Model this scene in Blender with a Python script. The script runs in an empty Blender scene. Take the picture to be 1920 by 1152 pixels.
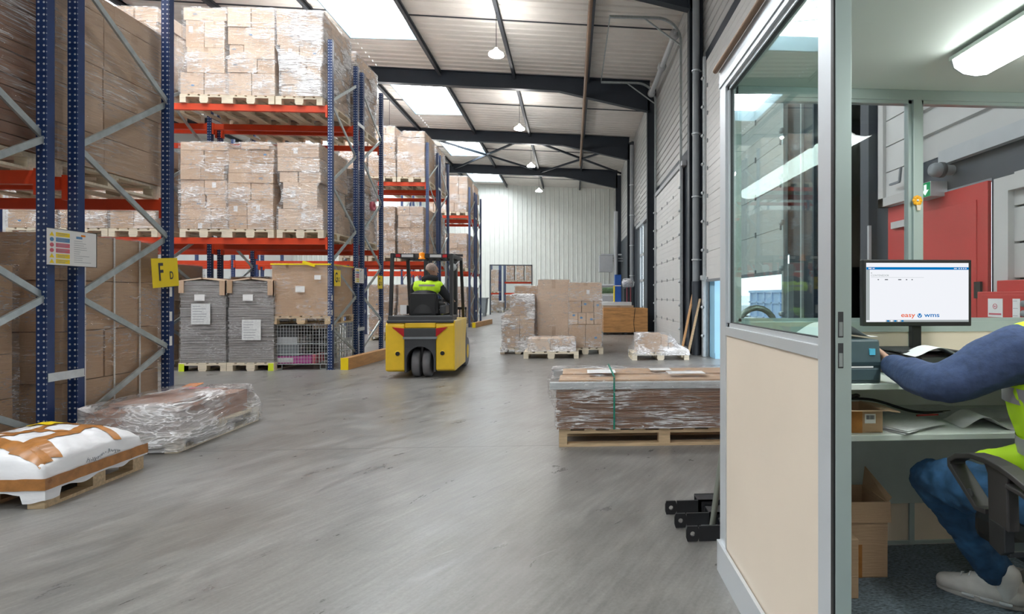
import bpy, bmesh, math, random
from mathutils import Vector, Matrix, Euler, noise
R = math.radians
PI = math.pi
random.seed(7)
scene = bpy.context.scene
C = scene.collection

# ------------------------------------------------------------------ camera
cam_d = bpy.data.cameras.new('camera')
cam = bpy.data.objects.new('camera', cam_d)
C.objects.link(cam)
cam.location = (0, 0, 1.318)
cam.rotation_euler = (R(90), 0, -R(3.55))
cam_d.sensor_fit = 'HORIZONTAL'
cam_d.sensor_width = 36
cam_d.lens = 36 * 1000.0 / 1920
cam_d.shift_x = (960 - 1134) / 1920.0
cam_d.shift_y = -(576 - 555) / 1920.0
cam_d.clip_start = .05
cam_d.clip_end = 300
scene.camera = cam

# ------------------------------------------------------------------ light
SKY = 3.6            # overcast daylight outside
SKYLIGHT = 22.0      # translucent roof domes
LAMP = 220.0         # hanging LED lamps
TUBE = 21.0          # office ceiling fitting
world = bpy.data.worlds.new('world')
scene.world = world
world.use_nodes = True
wn = world.node_tree.nodes
wl = world.node_tree.links
wn.clear()
wo = wn.new('ShaderNodeOutputWorld')
wb = wn.new('ShaderNodeBackground')
wb.inputs[0].default_value = (.86, .93, 1, 1)
wb.inputs[1].default_value = SKY
wl.new(wb.outputs[0], wo.inputs[0])
scene.view_settings.view_transform = 'Standard'
scene.view_settings.look = 'None'
scene.view_settings.gamma = 1
scene.view_settings.use_curve_mapping = False
scene.view_settings.exposure = 0.0

# ------------------------------------------------------------------ helpers
class MB:
    """collects shapes and links them as ONE mesh object"""
    def __init__(s):
        s.v = []; s.f = []; s.sm = []
    def add(s, vs, fs, smooth=False):
        o = len(s.v)
        s.v += [tuple(v) for v in vs]
        s.f += [tuple(i + o for i in f) for f in fs]
        s.sm += [smooth] * len(fs)
        return s
    def box(s, x0, x1, y0, y1, z0, z1):
        v = [(x, y, z) for z in (z0, z1) for y in (y0, y1) for x in (x0, x1)]
        return s.add(v, [(0, 2, 3, 1), (4, 5, 7, 6), (0, 1, 5, 4), (2, 6, 7, 3), (0, 4, 6, 2), (1, 3, 7, 5)])
    def obox(s, c, d, rot=(0, 0, 0)):
        m = Euler(rot).to_matrix()
        c = Vector(c)
        v = [c + m @ Vector((x * d[0] / 2, y * d[1] / 2, z * d[2] / 2)) for z in (-1, 1) for y in (-1, 1) for x in (-1, 1)]
        return s.add(v, [(0, 2, 3, 1), (4, 5, 7, 6), (0, 1, 5, 4), (2, 6, 7, 3), (0, 4, 6, 2), (1, 3, 7, 5)])
    def bar(s, a, b, w, h=None, up=(0, 0, 1)):
        """square bar from a to b, w across, h along up"""
        h = h or w
        a = Vector(a); b = Vector(b); d = (b - a).normalized(); up = Vector(up)
        if abs(d.dot(up)) > .98: up = Vector((1, 0, 0))
        x = d.cross(up).normalized(); u = x.cross(d)
        v = [p + x * (i * w / 2) + u * (j * h / 2) for p in (a, b) for j in (-1, 1) for i in (-1, 1)]
        return s.add(v, [(0, 2, 3, 1), (4, 5, 7, 6), (0, 1, 5, 4), (2, 6, 7, 3), (0, 4, 6, 2), (1, 3, 7, 5)])
    def tube(s, pts, r, n=10, caps=True, sq=1.0):
        pts = [Vector(p) for p in pts]
        rs = r if isinstance(r, (list, tuple)) else [r] * len(pts)
        rings = []; x = None
        for i, p in enumerate(pts):
            d = (pts[min(i + 1, len(pts) - 1)] - pts[max(i - 1, 0)]).normalized()
            if x is None:
                u = Vector((0, 0, 1)) if abs(d.z) < .9 else Vector((0, 1, 0))
                x = d.cross(u).normalized()
            x = (x - d * x.dot(d)).normalized(); y = d.cross(x)
            rings.append([p + (x * math.cos(2 * PI * k / n) + y * sq * math.sin(2 * PI * k / n)) * rs[i] for k in range(n)])
        v = [q for ring in rings for q in ring]; f = []
        for i in range(len(pts) - 1):
            for k in range(n):
                f.append((i * n + k, i * n + (k + 1) % n, (i + 1) * n + (k + 1) % n, (i + 1) * n + k))
        s.add(v, f, True)
        if caps:
            s.add(rings[0], [tuple(reversed(range(n)))]); s.add(rings[-1], [tuple(range(n))])
        return s
    def lathe(s, prof, c=(0, 0, 0), axis='z', n=20):
        c = Vector(c); v = []
        for (r, h) in prof:
            for k in range(n):
                a = 2 * PI * k / n
                p = (r * math.cos(a), r * math.sin(a), h)
                if axis == 'x': p = (h, p[0], p[1])
                elif axis == 'y': p = (p[0], h, p[1])
                v.append(c + Vector(p))
        f = [(i * n + k, i * n + (k + 1) % n, (i + 1) * n + (k + 1) % n, (i + 1) * n + k) for i in range(len(prof) - 1) for k in range(n)]
        s.add(v, f, True)
        s.add(v[:n], [tuple(range(n))]); s.add(v[-n:], [tuple(range(n))])
        return s
    def prism(s, poly, a, b, axis='y'):
        """poly of 2-D points extruded from a to b along axis; 2-D = the other two axes in order"""
        n = len(poly)
        def P(p, t):
            return {'y': (p[0], t, p[1]), 'x': (t, p[0], p[1]), 'z': (p[0], p[1], t)}[axis]
        v = [P(p, a) for p in poly] + [P(p, b) for p in poly]
        f = [tuple(range(n)), tuple(range(2 * n - 1, n - 1, -1))] + [(i, (i + 1) % n, n + (i + 1) % n, n + i) for i in range(n)]
        return s.add(v, f)
    def grid(s, fn, nu, nv, smooth=True):
        v = [fn(i / nu, j / nv) for j in range(nv + 1) for i in range(nu + 1)]
        f = [(j * (nu + 1) + i, j * (nu + 1) + i + 1, (j + 1) * (nu + 1) + i + 1, (j + 1) * (nu + 1) + i) for j in range(nv) for i in range(nu)]
        return s.add(v, f, smooth)
    def mesh(s, name):
        me = bpy.data.meshes.new(name)
        me.from_pydata(s.v, [], s.f)
        me.polygons.foreach_set('use_smooth', s.sm)
        bm = bmesh.new(); bm.from_mesh(me)
        bmesh.ops.recalc_face_normals(bm, faces=bm.faces)
        bm.to_mesh(me); bm.free()
        return me
    def build(s, name, mat=None, parent=None, bevel=0, loc=None, rot=None):
        o = bpy.data.objects.new(name, s.mesh(name))
        C.objects.link(o)
        if mat: o.data.materials.append(mat)
        if parent: o.parent = parent
        if loc: o.location = loc
        if rot: o.rotation_euler = rot
        if bevel:
            b = o.modifiers.new('bevel', 'BEVEL'); b.width = bevel; b.segments = 2; b.limit_method = 'ANGLE'; b.angle_limit = R(40)
            b.harden_normals = False
        return o

def tag(o, label=None, cat=None, group=None, kind=None):
    if label: o['label'] = label
    if cat: o['category'] = cat
    if group: o['group'] = group
    if kind: o['kind'] = kind
    return o
def empty(name, loc=(0, 0, 0), rz=0, label=None, cat=None, group=None):
    o = bpy.data.objects.new(name, None); C.objects.link(o)
    o.empty_display_size = .1
    o.location = loc; o.rotation_euler = (0, 0, rz)
    return tag(o, label, cat, group)
def link(name, mesh, parent=None, loc=(0, 0, 0), scale=None, rot=None, mat=None):
    o = bpy.data.objects.new(name, mesh); C.objects.link(o)
    if parent: o.parent = parent
    o.location = loc
    if scale: o.scale = scale
    if rot: o.rotation_euler = rot
    return o
def text(body, size, name, mat, parent, loc, rot, sx=1.0, align='CENTER', ext=.0005, bold=0):
    cu = bpy.data.curves.new(name, 'FONT')
    cu.body = body; cu.size = size; cu.extrude = ext; cu.align_x = align; cu.align_y = 'CENTER'; cu.offset = bold
    t = bpy.data.objects.new(name + '_tmp', cu); C.objects.link(t)
    bpy.context.view_layer.update()
    me = bpy.data.meshes.new_from_object(t.evaluated_get(bpy.context.evaluated_depsgraph_get()))
    bpy.data.objects.remove(t)
    me.materials.clear(); me.materials.append(mat)
    o = link(name, me, parent, loc, (sx, 1, 1), rot)
    return o

# ------------------------------------------------------------------ materials
MATS = {}
def nodes(name):
    m = bpy.data.materials.new(name); m.use_nodes = True
    nt = m.node_tree; nt.nodes.clear()
    out = nt.nodes.new('ShaderNodeOutputMaterial')
    return m, nt, out
def N(nt, t, **k):
    n = nt.nodes.new(t)
    for a, b in k.items(): setattr(n, a, b)
    return n
def setin(n, **k):
    for a, b in k.items(): n.inputs[a.replace('_', ' ')].default_value = b
    return n
def col(c): return (c[0], c[1], c[2], 1)
def noise_tex(nt, scale, vec='Object', detail=4, stretch=None, rough=.55):
    tc = N(nt, 'ShaderNodeTexCoord')
    src = tc.outputs[vec]
    if stretch:
        mp = N(nt, 'ShaderNodeMapping'); mp.inputs['Scale'].default_value = stretch
        nt.links.new(src, mp.inputs['Vector']); src = mp.outputs[0]
    n = N(nt, 'ShaderNodeTexNoise'); n.inputs['Scale'].default_value = scale; n.inputs['Detail'].default_value = detail
    n.inputs['Roughness'].default_value = rough
    nt.links.new(src, n.inputs['Vector'])
    return n
def ramp(nt, src, stops):
    r = N(nt, 'ShaderNodeValToRGB'); e = r.color_ramp.elements
    e[0].position, e[0].color = stops[0][0], col(stops[0][1])
    e[1].position, e[1].color = stops[-1][0], col(stops[-1][1])
    for p, c_ in stops[1:-1]:
        x = e.new(p); x.color = col(c_)
    nt.links.new(src, r.inputs[0])
    return r
def mat(name, c, rough=.5, metal=0, var=.08, scale=8, bump=0, stretch=None, coat=0, vec='Object', rvar=.08, detail=4):
    """principled with a little procedural variation in tone, gloss and relief"""
    m, nt, out = nodes(name)
    b = N(nt, 'ShaderNodeBsdfPrincipled')
    b.inputs['Metallic'].default_value = metal
    b.inputs['Coat Weight'].default_value = coat
    n = noise_tex(nt, scale, vec, detail, stretch)
    r = ramp(nt, n.outputs[0], [(.3, [x * (1 - var) for x in c]), (.7, [min(1, x * (1 + var)) for x in c])])
    nt.links.new(r.outputs[0], b.inputs['Base Color'])
    mr = N(nt, 'ShaderNodeMapRange'); mr.inputs[3].default_value = max(.02, rough - rvar); mr.inputs[4].default_value = min(1, rough + rvar)
    nt.links.new(n.outputs[0], mr.inputs[0]); nt.links.new(mr.outputs[0], b.inputs['Roughness'])
    if bump:
        bp = N(nt, 'ShaderNodeBump'); bp.inputs['Strength'].default_value = bump; bp.inputs['Distance'].default_value = .01
        nt.links.new(n.outputs[0], bp.inputs['Height']); nt.links.new(bp.outputs[0], b.inputs['Normal'])
    nt.links.new(b.outputs[0], out.inputs[0])
    MATS[name] = m
    return m
def emit(name, c, s):
    m, nt, out = nodes(name)
    e = N(nt, 'ShaderNodeEmission'); e.inputs[0].default_value = col(c); e.inputs[1].default_value = s
    nt.links.new(e.outputs[0], out.inputs[0]); MATS[name] = m
    return m

def cardboard(name, ca, cb, tape=True):
    m, nt, out = nodes(name)
    b = N(nt, 'ShaderNodeBsdfPrincipled'); b.inputs['Roughness'].default_value = .75
    oi = N(nt, 'ShaderNodeObjectInfo')
    r = ramp(nt, oi.outputs['Random'], [(0, ca), (1, cb)])
    n = noise_tex(nt, 3, 'Generated', 3, (1, 1, 14))
    mx = N(nt, 'ShaderNodeMix', data_type='RGBA', blend_type='MULTIPLY'); mx.inputs[0].default_value = .35
    g = ramp(nt, n.outputs[0], [(.25, (.72, .70, .68)), (.75, (1, 1, 1))])
    nt.links.new(r.outputs[0], mx.inputs[6]); nt.links.new(g.outputs[0], mx.inputs[7])
    res = mx.outputs[2]
    if tape:
        tc = N(nt, 'ShaderNodeTexCoord'); sp = N(nt, 'ShaderNodeSeparateXYZ'); nt.links.new(tc.outputs['Generated'], sp.inputs[0])
        def absd(o, c_):
            a = N(nt, 'ShaderNodeMath', operation='SUBTRACT'); nt.links.new(o, a.inputs[0]); a.inputs[1].default_value = c_
            q = N(nt, 'ShaderNodeMath', operation='ABSOLUTE'); nt.links.new(a.outputs[0], q.inputs[0]); return q.outputs[0]
        ax = absd(sp.outputs[0], .5); ay = absd(sp.outputs[1], .5); az = absd(sp.outputs[2], .5)
        def lt(o, t):
            a = N(nt, 'ShaderNodeMath', operation='LESS_THAN'); nt.links.new(o, a.inputs[0]); a.inputs[1].default_value = t; return a.outputs[0]
        def gt(o, t):
            a = N(nt, 'ShaderNodeMath', operation='GREATER_THAN'); nt.links.new(o, a.inputs[0]); a.inputs[1].default_value = t; return a.outputs[0]
        def mul(p, q):
            a = N(nt, 'ShaderNodeMath', operation='MULTIPLY'); nt.links.new(p, a.inputs[0]); nt.links.new(q, a.inputs[1]); return a.outputs[0]
        t1 = mul(lt(ax, .06), gt(az, .34)); t2 = mul(lt(ay, .06), gt(az, .34))
        a = N(nt, 'ShaderNodeMath', operation='MAXIMUM'); nt.links.new(t1, a.inputs[0]); nt.links.new(t2, a.inputs[1])
        half = gt(oi.outputs['Random'], .45)
        fac = mul(a.outputs[0], half)
        sc = N(nt, 'ShaderNodeMath', operation='MULTIPLY'); nt.links.new(fac, sc.inputs[0]); sc.inputs[1].default_value = .45
        m2 = N(nt, 'ShaderNodeMix', data_type='RGBA'); nt.links.new(sc.outputs[0], m2.inputs[0]); nt.links.new(res, m2.inputs[6])
        m2.inputs[7].default_value = (.36, .22, .12, 1)
        res = m2.outputs[2]
        r2 = N(nt, 'ShaderNodeMapRange'); r2.inputs[3].default_value = .78; r2.inputs[4].default_value = .3
        nt.links.new(fac, r2.inputs[0]); nt.links.new(r2.outputs[0], b.inputs['Roughness'])
    nt.links.new(res, b.inputs['Base Color'])
    bp = N(nt, 'ShaderNodeBump'); bp.inputs['Strength'].default_value = .25; bp.inputs['Distance'].default_value = .01
    nt.links.new(n.outputs[0], bp.inputs['Height']); nt.links.new(bp.outputs[0], b.inputs['Normal'])
    nt.links.new(b.outputs[0], out.inputs[0]); MATS[name] = m
    return m

def film(name, base=.03, haze=.3, crease_glint=.8, milk=(.93, .93, .95), scale=3.0, stretch=(1, 1, 5), cut=(.90, .985), hcut=(.5, .72)):
    """clear stretch film: see-through sheet, white glints painted along creases, milky highlights painted as haze, gloss"""
    m, nt, out = nodes(name)
    tr = N(nt, 'ShaderNodeBsdfTransparent'); tr.inputs[0].default_value = (.98, .98, .985, 1)
    b = N(nt, 'ShaderNodeBsdfPrincipled'); b.inputs['Base Color'].default_value = col(milk); b.inputs['Roughness'].default_value = .14
    b.inputs['Specular IOR Level'].default_value = .9
    def MM(op, a, b_, clamp=False):
        q = N(nt, 'ShaderNodeMath', operation=op, use_clamp=clamp)
        for i, x in enumerate((a, b_)):
            if isinstance(x, (int, float)): q.inputs[i].default_value = x
            elif x is not None: nt.links.new(x, q.inputs[i])
        return q.outputs[0]
    def rng(o, a0, a1, b0, b1):
        r = N(nt, 'ShaderNodeMapRange', interpolation_type='SMOOTHSTEP'); r.inputs[1].default_value = a0; r.inputs[2].default_value = a1; r.inputs[3].default_value = b0; r.inputs[4].default_value = b1
        nt.links.new(o, r.inputs[0]); return r.outputs[0]
    n = noise_tex(nt, scale, 'Object', 4, stretch, .55); n.inputs['Distortion'].default_value = .8
    ridge = MM('SUBTRACT', 1.0, MM('ABSOLUTE', MM('MULTIPLY', MM('SUBTRACT', n.outputs[0], .5), 4.0), None))
    n3 = noise_tex(nt, scale * 1.7, 'Object', 3, (stretch[0] * .7, stretch[1] * .7, stretch[2]), .5); n3.inputs['Distortion'].default_value = .4
    ridge3 = MM('SUBTRACT', 1.0, MM('ABSOLUTE', MM('MULTIPLY', MM('SUBTRACT', n3.outputs[0], .52), 4.0), None))
    n2 = noise_tex(nt, 1.9, 'Object', 3, (1, 1, 1.4))
    mask = rng(n2.outputs[0], .40, .60, .15, 1)
    cr = MM('MULTIPLY', MM('MAXIMUM', rng(ridge, cut[0], cut[1], 0, crease_glint), rng(ridge3, cut[0], cut[1], 0, crease_glint * .8)), mask)  # white mixed in where creased film would catch the light
    hz = rng(n2.outputs[0], hcut[0], hcut[1], 0, haze)
    fac = MM('ADD', MM('ADD', cr, hz), base, True)
    bp = N(nt, 'ShaderNodeBump'); bp.inputs['Strength'].default_value = .8; bp.inputs['Distance'].default_value = .02
    nt.links.new(MM('ADD', ridge, ridge3), bp.inputs['Height']); nt.links.new(bp.outputs[0], b.inputs['Normal'])
    gl = N(nt, 'ShaderNodeBsdfGlossy'); gl.inputs['Roughness'].default_value = .10; nt.links.new(bp.outputs[0], gl.inputs['Normal'])
    m0 = N(nt, 'ShaderNodeMixShader'); m0.inputs[0].default_value = .055; nt.links.new(tr.outputs[0], m0.inputs[1]); nt.links.new(gl.outputs[0], m0.inputs[2])
    mx = N(nt, 'ShaderNodeMixShader'); nt.links.new(fac, mx.inputs[0]); nt.links.new(m0.outputs[0], mx.inputs[1]); nt.links.new(b.outputs[0], mx.inputs[2])
    nt.links.new(mx.outputs[0], out.inputs[0]); MATS[name] = m
    return m

def glass(name, tint):
    m, nt, out = nodes(name)
    tr = N(nt, 'ShaderNodeBsdfTransparent'); tr.inputs[0].default_value = col(tint)
    g = N(nt, 'ShaderNodeBsdfGlossy'); g.inputs['Roughness'].default_value = .02
    geo = N(nt, 'ShaderNodeNewGeometry')
    dt = N(nt, 'ShaderNodeVectorMath', operation='DOT_PRODUCT'); nt.links.new(geo.outputs['Incoming'], dt.inputs[0]); nt.links.new(geo.outputs['Normal'], dt.inputs[1])
    def MM(op, a, b_):
        q = N(nt, 'ShaderNodeMath', operation=op)
        for i, x in enumerate((a, b_)):
            if isinstance(x, (int, float)): q.inputs[i].default_value = x
            elif x is not None: nt.links.new(x, q.inputs[i])
        return q
    fr = MM('ADD', MM('MULTIPLY', MM('POWER', MM('SUBTRACT', 1.0, MM('ABSOLUTE', dt.outputs['Value'], None).outputs[0]).outputs[0], 5.0).outputs[0], .8).outputs[0], .035)
    ng = noise_tex(nt, 3, 'Object', 2)
    bp = N(nt, 'ShaderNodeBump'); bp.inputs['Strength'].default_value = .02; nt.links.new(ng.outputs[0], bp.inputs['Height']); nt.links.new(bp.outputs[0], g.inputs['Normal'])
    mx = N(nt, 'ShaderNodeMixShader'); nt.links.new(fr.outputs[0], mx.inputs[0]); nt.links.new(tr.outputs[0], mx.inputs[1]); nt.links.new(g.outputs[0], mx.inputs[2])
    nt.links.new(mx.outputs[0], out.inputs[0]); MATS[name] = m
    return m

def floor_mat():
    m, nt, out = nodes('concrete_floor')
    b = N(nt, 'ShaderNodeBsdfPrincipled')
    tc = N(nt, 'ShaderNodeTexCoord')
    def nz(scale, st, rot, detail, dist=0, rough=.6):
        m0 = N(nt, 'ShaderNodeMapping'); m0.inputs['Rotation'].default_value = (0, 0, rot); nt.links.new(tc.outputs['Object'], m0.inputs['Vector'])
        mp = N(nt, 'ShaderNodeMapping'); mp.inputs['Scale'].default_value = st; nt.links.new(m0.outputs[0], mp.inputs['Vector'])
        n = N(nt, 'ShaderNodeTexNoise'); n.inputs['Scale'].default_value = scale; n.inputs['Detail'].default_value = detail; n.inputs['Roughness'].default_value = rough; n.inputs['Distortion'].default_value = dist
        nt.links.new(mp.outputs[0], n.inputs['Vector']); return n.outputs[0]
    big = nz(.8, (1, .7, 1), .4, 5, .3); mid = nz(2.6, (1, 2.6, 1), -.95, 6, .5, .7); streak = nz(6, (.5, 5, 1), -1.05, 4, .2); fine = nz(60, (1, 1, 1), 0, 3)
    scr_ = nz(4, (.3, 9, 1), -.7, 3, .6)
    def mulc(base, src, lo, hi, p0=.3, p1=.7, f=1.0):
        r = ramp(nt, src, [(p0, lo), (p1, hi)])
        x = N(nt, 'ShaderNodeMix', data_type='RGBA', blend_type='MULTIPLY'); x.inputs[0].default_value = f
        nt.links.new(base, x.inputs[6]); nt.links.new(r.outputs[0], x.inputs[7]); return x.outputs[2]
    c0 = ramp(nt, big, [(.25, (.155, .144, .133)), (.5, (.213, .209, .201)), (.75, (.285, .283, .277))]).outputs[0]
    c1 = mulc(c0, mid, (.74, .74, .75), (1.12, 1.12, 1.10), .32, .68)
    c2 = mulc(c1, streak, (.86, .86, .86), (1.08, 1.08, 1.08), .35, .65)
    c3 = mulc(c2, fine, (.88, .88, .88), (1.08, 1.08, 1.08), .3, .7)
    sr = ramp(nt, scr_, [(.70, (0, 0, 0)), (.76, (.10, .10, .10))])
    ad = N(nt, 'ShaderNodeMix', data_type='RGBA', blend_type='ADD'); ad.inputs[0].default_value = 1; nt.links.new(c3, ad.inputs[6]); nt.links.new(sr.outputs[0], ad.inputs[7])
    sp = N(nt, 'ShaderNodeSeparateXYZ'); nt.links.new(tc.outputs['Object'], sp.inputs[0])
    a = N(nt, 'ShaderNodeMath', operation='SUBTRACT'); nt.links.new(sp.outputs[1], a.inputs[0]); a.inputs[1].default_value = 4.72
    w = N(nt, 'ShaderNodeMath', operation='PINGPONG'); nt.links.new(a.outputs[0], w.inputs[0]); w.inputs[1].default_value = 3.35
    l = N(nt, 'ShaderNodeMath', operation='LESS_THAN'); nt.links.new(w.outputs[0], l.inputs[0]); l.inputs[1].default_value = .005
    m4 = N(nt, 'ShaderNodeMix', data_type='RGBA'); nt.links.new(l.outputs[0], m4.inputs[0]); nt.links.new(ad.outputs[2], m4.inputs[6]); m4.inputs[7].default_value = (.06, .06, .06, 1)
    nt.links.new(m4.outputs[2], b.inputs['Base Color'])
    mr = N(nt, 'ShaderNodeMapRange'); mr.inputs[1].default_value = .3; mr.inputs[2].default_value = .7; mr.inputs[3].default_value = .25; mr.inputs[4].default_value = .45
    nt.links.new(mid, mr.inputs[0]); nt.links.new(mr.outputs[0], b.inputs['Roughness'])
    b.inputs['Specular IOR Level'].default_value = .65
    bp = N(nt, 'ShaderNodeBump'); bp.inputs['Strength'].default_value = .08; bp.inputs['Distance'].default_value = .01
    nt.links.new(mid, bp.inputs['Height']); nt.links.new(bp.outputs[0], b.inputs['Normal'])
    nt.links.new(b.outputs[0], out.inputs[0])
    return m

def post_mat():
    """blue rack upright with pale dots painted as light through punched holes every 5 cm"""
    m, nt, out = nodes('blue_rack_post')
    b = N(nt, 'ShaderNodeBsdfPrincipled'); b.inputs['Roughness'].default_value = .38
    tc = N(nt, 'ShaderNodeTexCoord'); sp = N(nt, 'ShaderNodeSeparateXYZ'); nt.links.new(tc.outputs['Object'], sp.inputs[0])
    fz = N(nt, 'ShaderNodeMath', operation='PINGPONG'); nt.links.new(sp.outputs[2], fz.inputs[0]); fz.inputs[1].default_value = .025
    def M(op, a, b_):
        q = N(nt, 'ShaderNodeMath', operation=op)
        for i, x in enumerate((a, b_)):
            if isinstance(x, (int, float)): q.inputs[i].default_value = x
            elif x is not None: nt.links.new(x, q.inputs[i])
        return q.outputs[0]
    def dots(coord, off, r):
        d = M('SUBTRACT', M('ABSOLUTE', coord, None), off)
        rr = M('SQRT', M('ADD', M('MULTIPLY', d, d), M('MULTIPLY', fz.outputs[0], fz.outputs[0])), None)
        return M('LESS_THAN', rr, r)
    geo = N(nt, 'ShaderNodeNewGeometry'); sn = N(nt, 'ShaderNodeSeparateXYZ'); nt.links.new(geo.outputs['True Normal'], sn.inputs[0])
    onY = M('GREATER_THAN', M('ABSOLUTE', sn.outputs[1], None), .7)
    onX = M('SUBTRACT', 1.0, onY)
    f_ = M('ADD', M('MULTIPLY', dots(sp.outputs[0], .021, .0085), onY), M('MULTIPLY', dots(sp.outputs[1], 0, .006), onX))
    n = noise_tex(nt, 6, 'Object', 4)
    r = ramp(nt, n.outputs[0], [(.3, (.006, .028, .115)), (.7, (.010, .042, .16))])
    mx = N(nt, 'ShaderNodeMix', data_type='RGBA'); nt.links.new(f_, mx.inputs[0]); nt.links.new(r.outputs[0], mx.inputs[6]); mx.inputs[7].default_value = (.55, .6, .66, 1)  # pale dot colour stands for light seen through the holes
    nt.links.new(mx.outputs[2], b.inputs['Base Color']); nt.links.new(b.outputs[0], out.inputs[0])
    return m

M = {}
M['floor'] = floor_mat()
M['post'] = post_mat()
M['orange'] = mat('orange_beam_paint', (.66, .055, .010), .45, var=.06)
M['galv'] = mat('galvanised_steel', (.42, .47, .48), .42, .55, var=.15, scale=12)
M['galv_light'] = mat('light_galvanised_steel', (.60, .64, .66), .4, .3, var=.1, scale=12)
M['slate'] = mat('dark_slate_paint', (.022, .030, .043), .5, var=.1, scale=3)
M['slate_mid'] = mat('slate_grey_paint', (.05, .062, .08), .5, var=.1, scale=3)
M['grey_mid'] = mat('mid_grey_paint', (.22, .24, .26), .5, var=.06)
M['grey_light'] = mat('light_grey_paint', (.50, .52, .54), .5, var=.05)
M['pipe_grey'] = mat('grey_plastic_pipe', (.26, .28, .30), .45, var=.06)
M['pipe_dark'] = mat('dark_pipe_sleeve', (.055, .065, .08), .5, var=.1)
M['deck'] = mat('cream_roof_deck', (.72, .69, .64), .55, var=.04, scale=2)
M['deck_dark'] = mat('dark_purlin_paint', (.04, .045, .055), .5)
M['rust'] = mat('rust_brown_pipe_paint', (.27, .17, .11), .55, var=.12)
M['wall_white'] = mat('cream_white_cladding', (.80, .83, .78), .45, var=.03, scale=2)
M['wall_clad'] = mat('pale_grey_cladding', (.56, .56, .55), .45, var=.03, scale=2)
M['door_white'] = mat('white_door_sections', (.66, .66, .65), .42, var=.04, scale=2)
M['rubber'] = mat('black_rubber', (.018, .018, .02), .6)
M['black'] = mat('black_plastic', (.014, .015, .017), .42)
M['chair_black'] = mat('worn_black_plastic', (.034, .031, .032), .45, var=.25)
M['black_metal'] = mat('black_painted_steel', (.02, .021, .024), .4, var=.2)
M['dark_grey'] = mat('dark_grey_plastic', (.05, .053, .058), .5)
M['tyre'] = mat('grey_rubber_tyre', (.17, .17, .18), .65, var=.1)
M['curb'] = mat('pale_blue_skylight_curb', (.16, .25, .30), .5, var=.04)
M['alu'] = mat('satin_aluminium', (.62, .66, .69), .32, .35, var=.03, scale=3)
M['alu_green'] = mat('satin_aluminium_green_tint', (.44, .53, .52), .35, .25, var=.03, scale=3)
M['cream_panel'] = mat('cream_laminate_panel', (.76, .66, .54), .42, var=.03, scale=2)
M['office_white'] = mat('white_office_ceiling', (.66, .72, .68), .6, var=.02, scale=2)
M['desk_white'] = mat('white_laminate', (.72, .78, .73), .38, var=.03)
M['panel_grey'] = mat('grey_laminate', (.44, .50, .48), .5, var=.05)
M['carpet'] = mat('blue_grey_carpet', (.14, .18, .215), .95, var=.6, scale=60, bump=.8, stretch=(1, 2.2, 1), detail=6)
M['yellow'] = mat('forklift_yellow', (.86, .56, .02), .35, var=.08, scale=4, coat=.3)
M['sign_yellow'] = mat('sign_yellow', (.90, .68, .01), .4, var=.03)
M['red'] = mat('red_door_paint', (.55, .045, .045), .42, var=.08, scale=3)
M['red_lens'] = mat('red_lamp_lens', (.45, .01, .015), .2)
M['amber'] = mat('amber_beacon_lens', (.9, .27, .01), .2)
M['lens_white'] = mat('pale_lamp_lens', (.6, .6, .6), .2)
M['wood'] = mat('pale_pallet_wood', (.60, .45, .28), .75, var=.22, scale=5, stretch=(1, 9, 9), bump=.2)
M['wood_white'] = mat('bleached_pallet_wood', (.72, .64, .50), .75, var=.15, scale=5, stretch=(1, 9, 9), bump=.2)
M['ply'] = mat('orange_brown_plywood', (.46, .23, .08), .6, var=.3, scale=3, stretch=(1, 1, 6), bump=.1)
M['timber'] = mat('honey_timber_beam', (.60, .34, .15), .6, var=.15, scale=4, stretch=(6, 1, 6))
M['card'] = cardboard('tan_cardboard', (.47, .32, .205), (.65, .48, .345))
M['card_light'] = cardboard('light_tan_cardboard', (.61, .45, .325), (.73, .58, .45))
M['card_plain'] = cardboard('plain_brown_cardboard', (.50, .33, .20), (.58, .40, .26), tape=False)
M['card_pink'] = cardboard('rosy_brown_cardboard', (.42, .25, .19), (.52, .33, .26), tape=False)
M['card_brown'] = mat('brown_flat_cardboard', (.25, .135, .08), .7, var=.25, scale=2, stretch=(1, 1, 60))
M['card_grey'] = mat('grey_stacked_cardboard', (.24, .226, .218), .6, var=.5, scale=2.2, stretch=(.6, .6, 26), detail=5)
M['film'] = film('clear_stretch_film', .03, .28, .75)
M['film_light'] = film('thin_stretch_film', .015, .12, .5, cut=(.94, .99))
M['film_heavy'] = film('heavy_stretch_film', .10, .5, .9, cut=(.84, .97), hcut=(.42, .66))
M['film_drape'] = film('draped_stretch_film', .08, .5, .8, scale=3.2, stretch=(1, .55, 2.6), cut=(.88, .98), hcut=(.40, .64))
M['film_streak'] = film('streaked_film', .02, .12, .55, scale=2.2, stretch=(.5, .5, 12), cut=(.88, .985))
M['film_long'] = film('taut_stretch_film', .03, .22, .85, scale=2.6, stretch=(.7, 1, 9), cut=(.84, .975))
M['white_film'] = mat('white_plastic_sheet', (.80, .81, .84), .35, var=.04, scale=6, bump=.5, stretch=(1, 1, 3))
M['tape'] = mat('brown_packing_tape', (.40, .17, .045), .3, var=.3, scale=14)
M['paper'] = mat('white_paper', (.82, .83, .83), .6, var=.02)
M['paper_lines'] = mat('printed_paper', (.70, .72, .72), .6, var=.1, scale=30, stretch=(1, 6, 1))
M['print_blue'] = mat('blue_print', (.10, .26, .48), .6)
M['print_dark'] = mat('dark_print', (.04, .04, .05), .6)
M['print_grey'] = mat('grey_print', (.30, .32, .36), .6)
M['strap'] = mat('white_strap', (.78, .76, .74), .4)
M['strap_green'] = mat('green_strap', (.01, .22, .15), .4)
M['lime'] = mat('hi_vis_lime', (.58, .92, .02), .6, var=.05)
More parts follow.
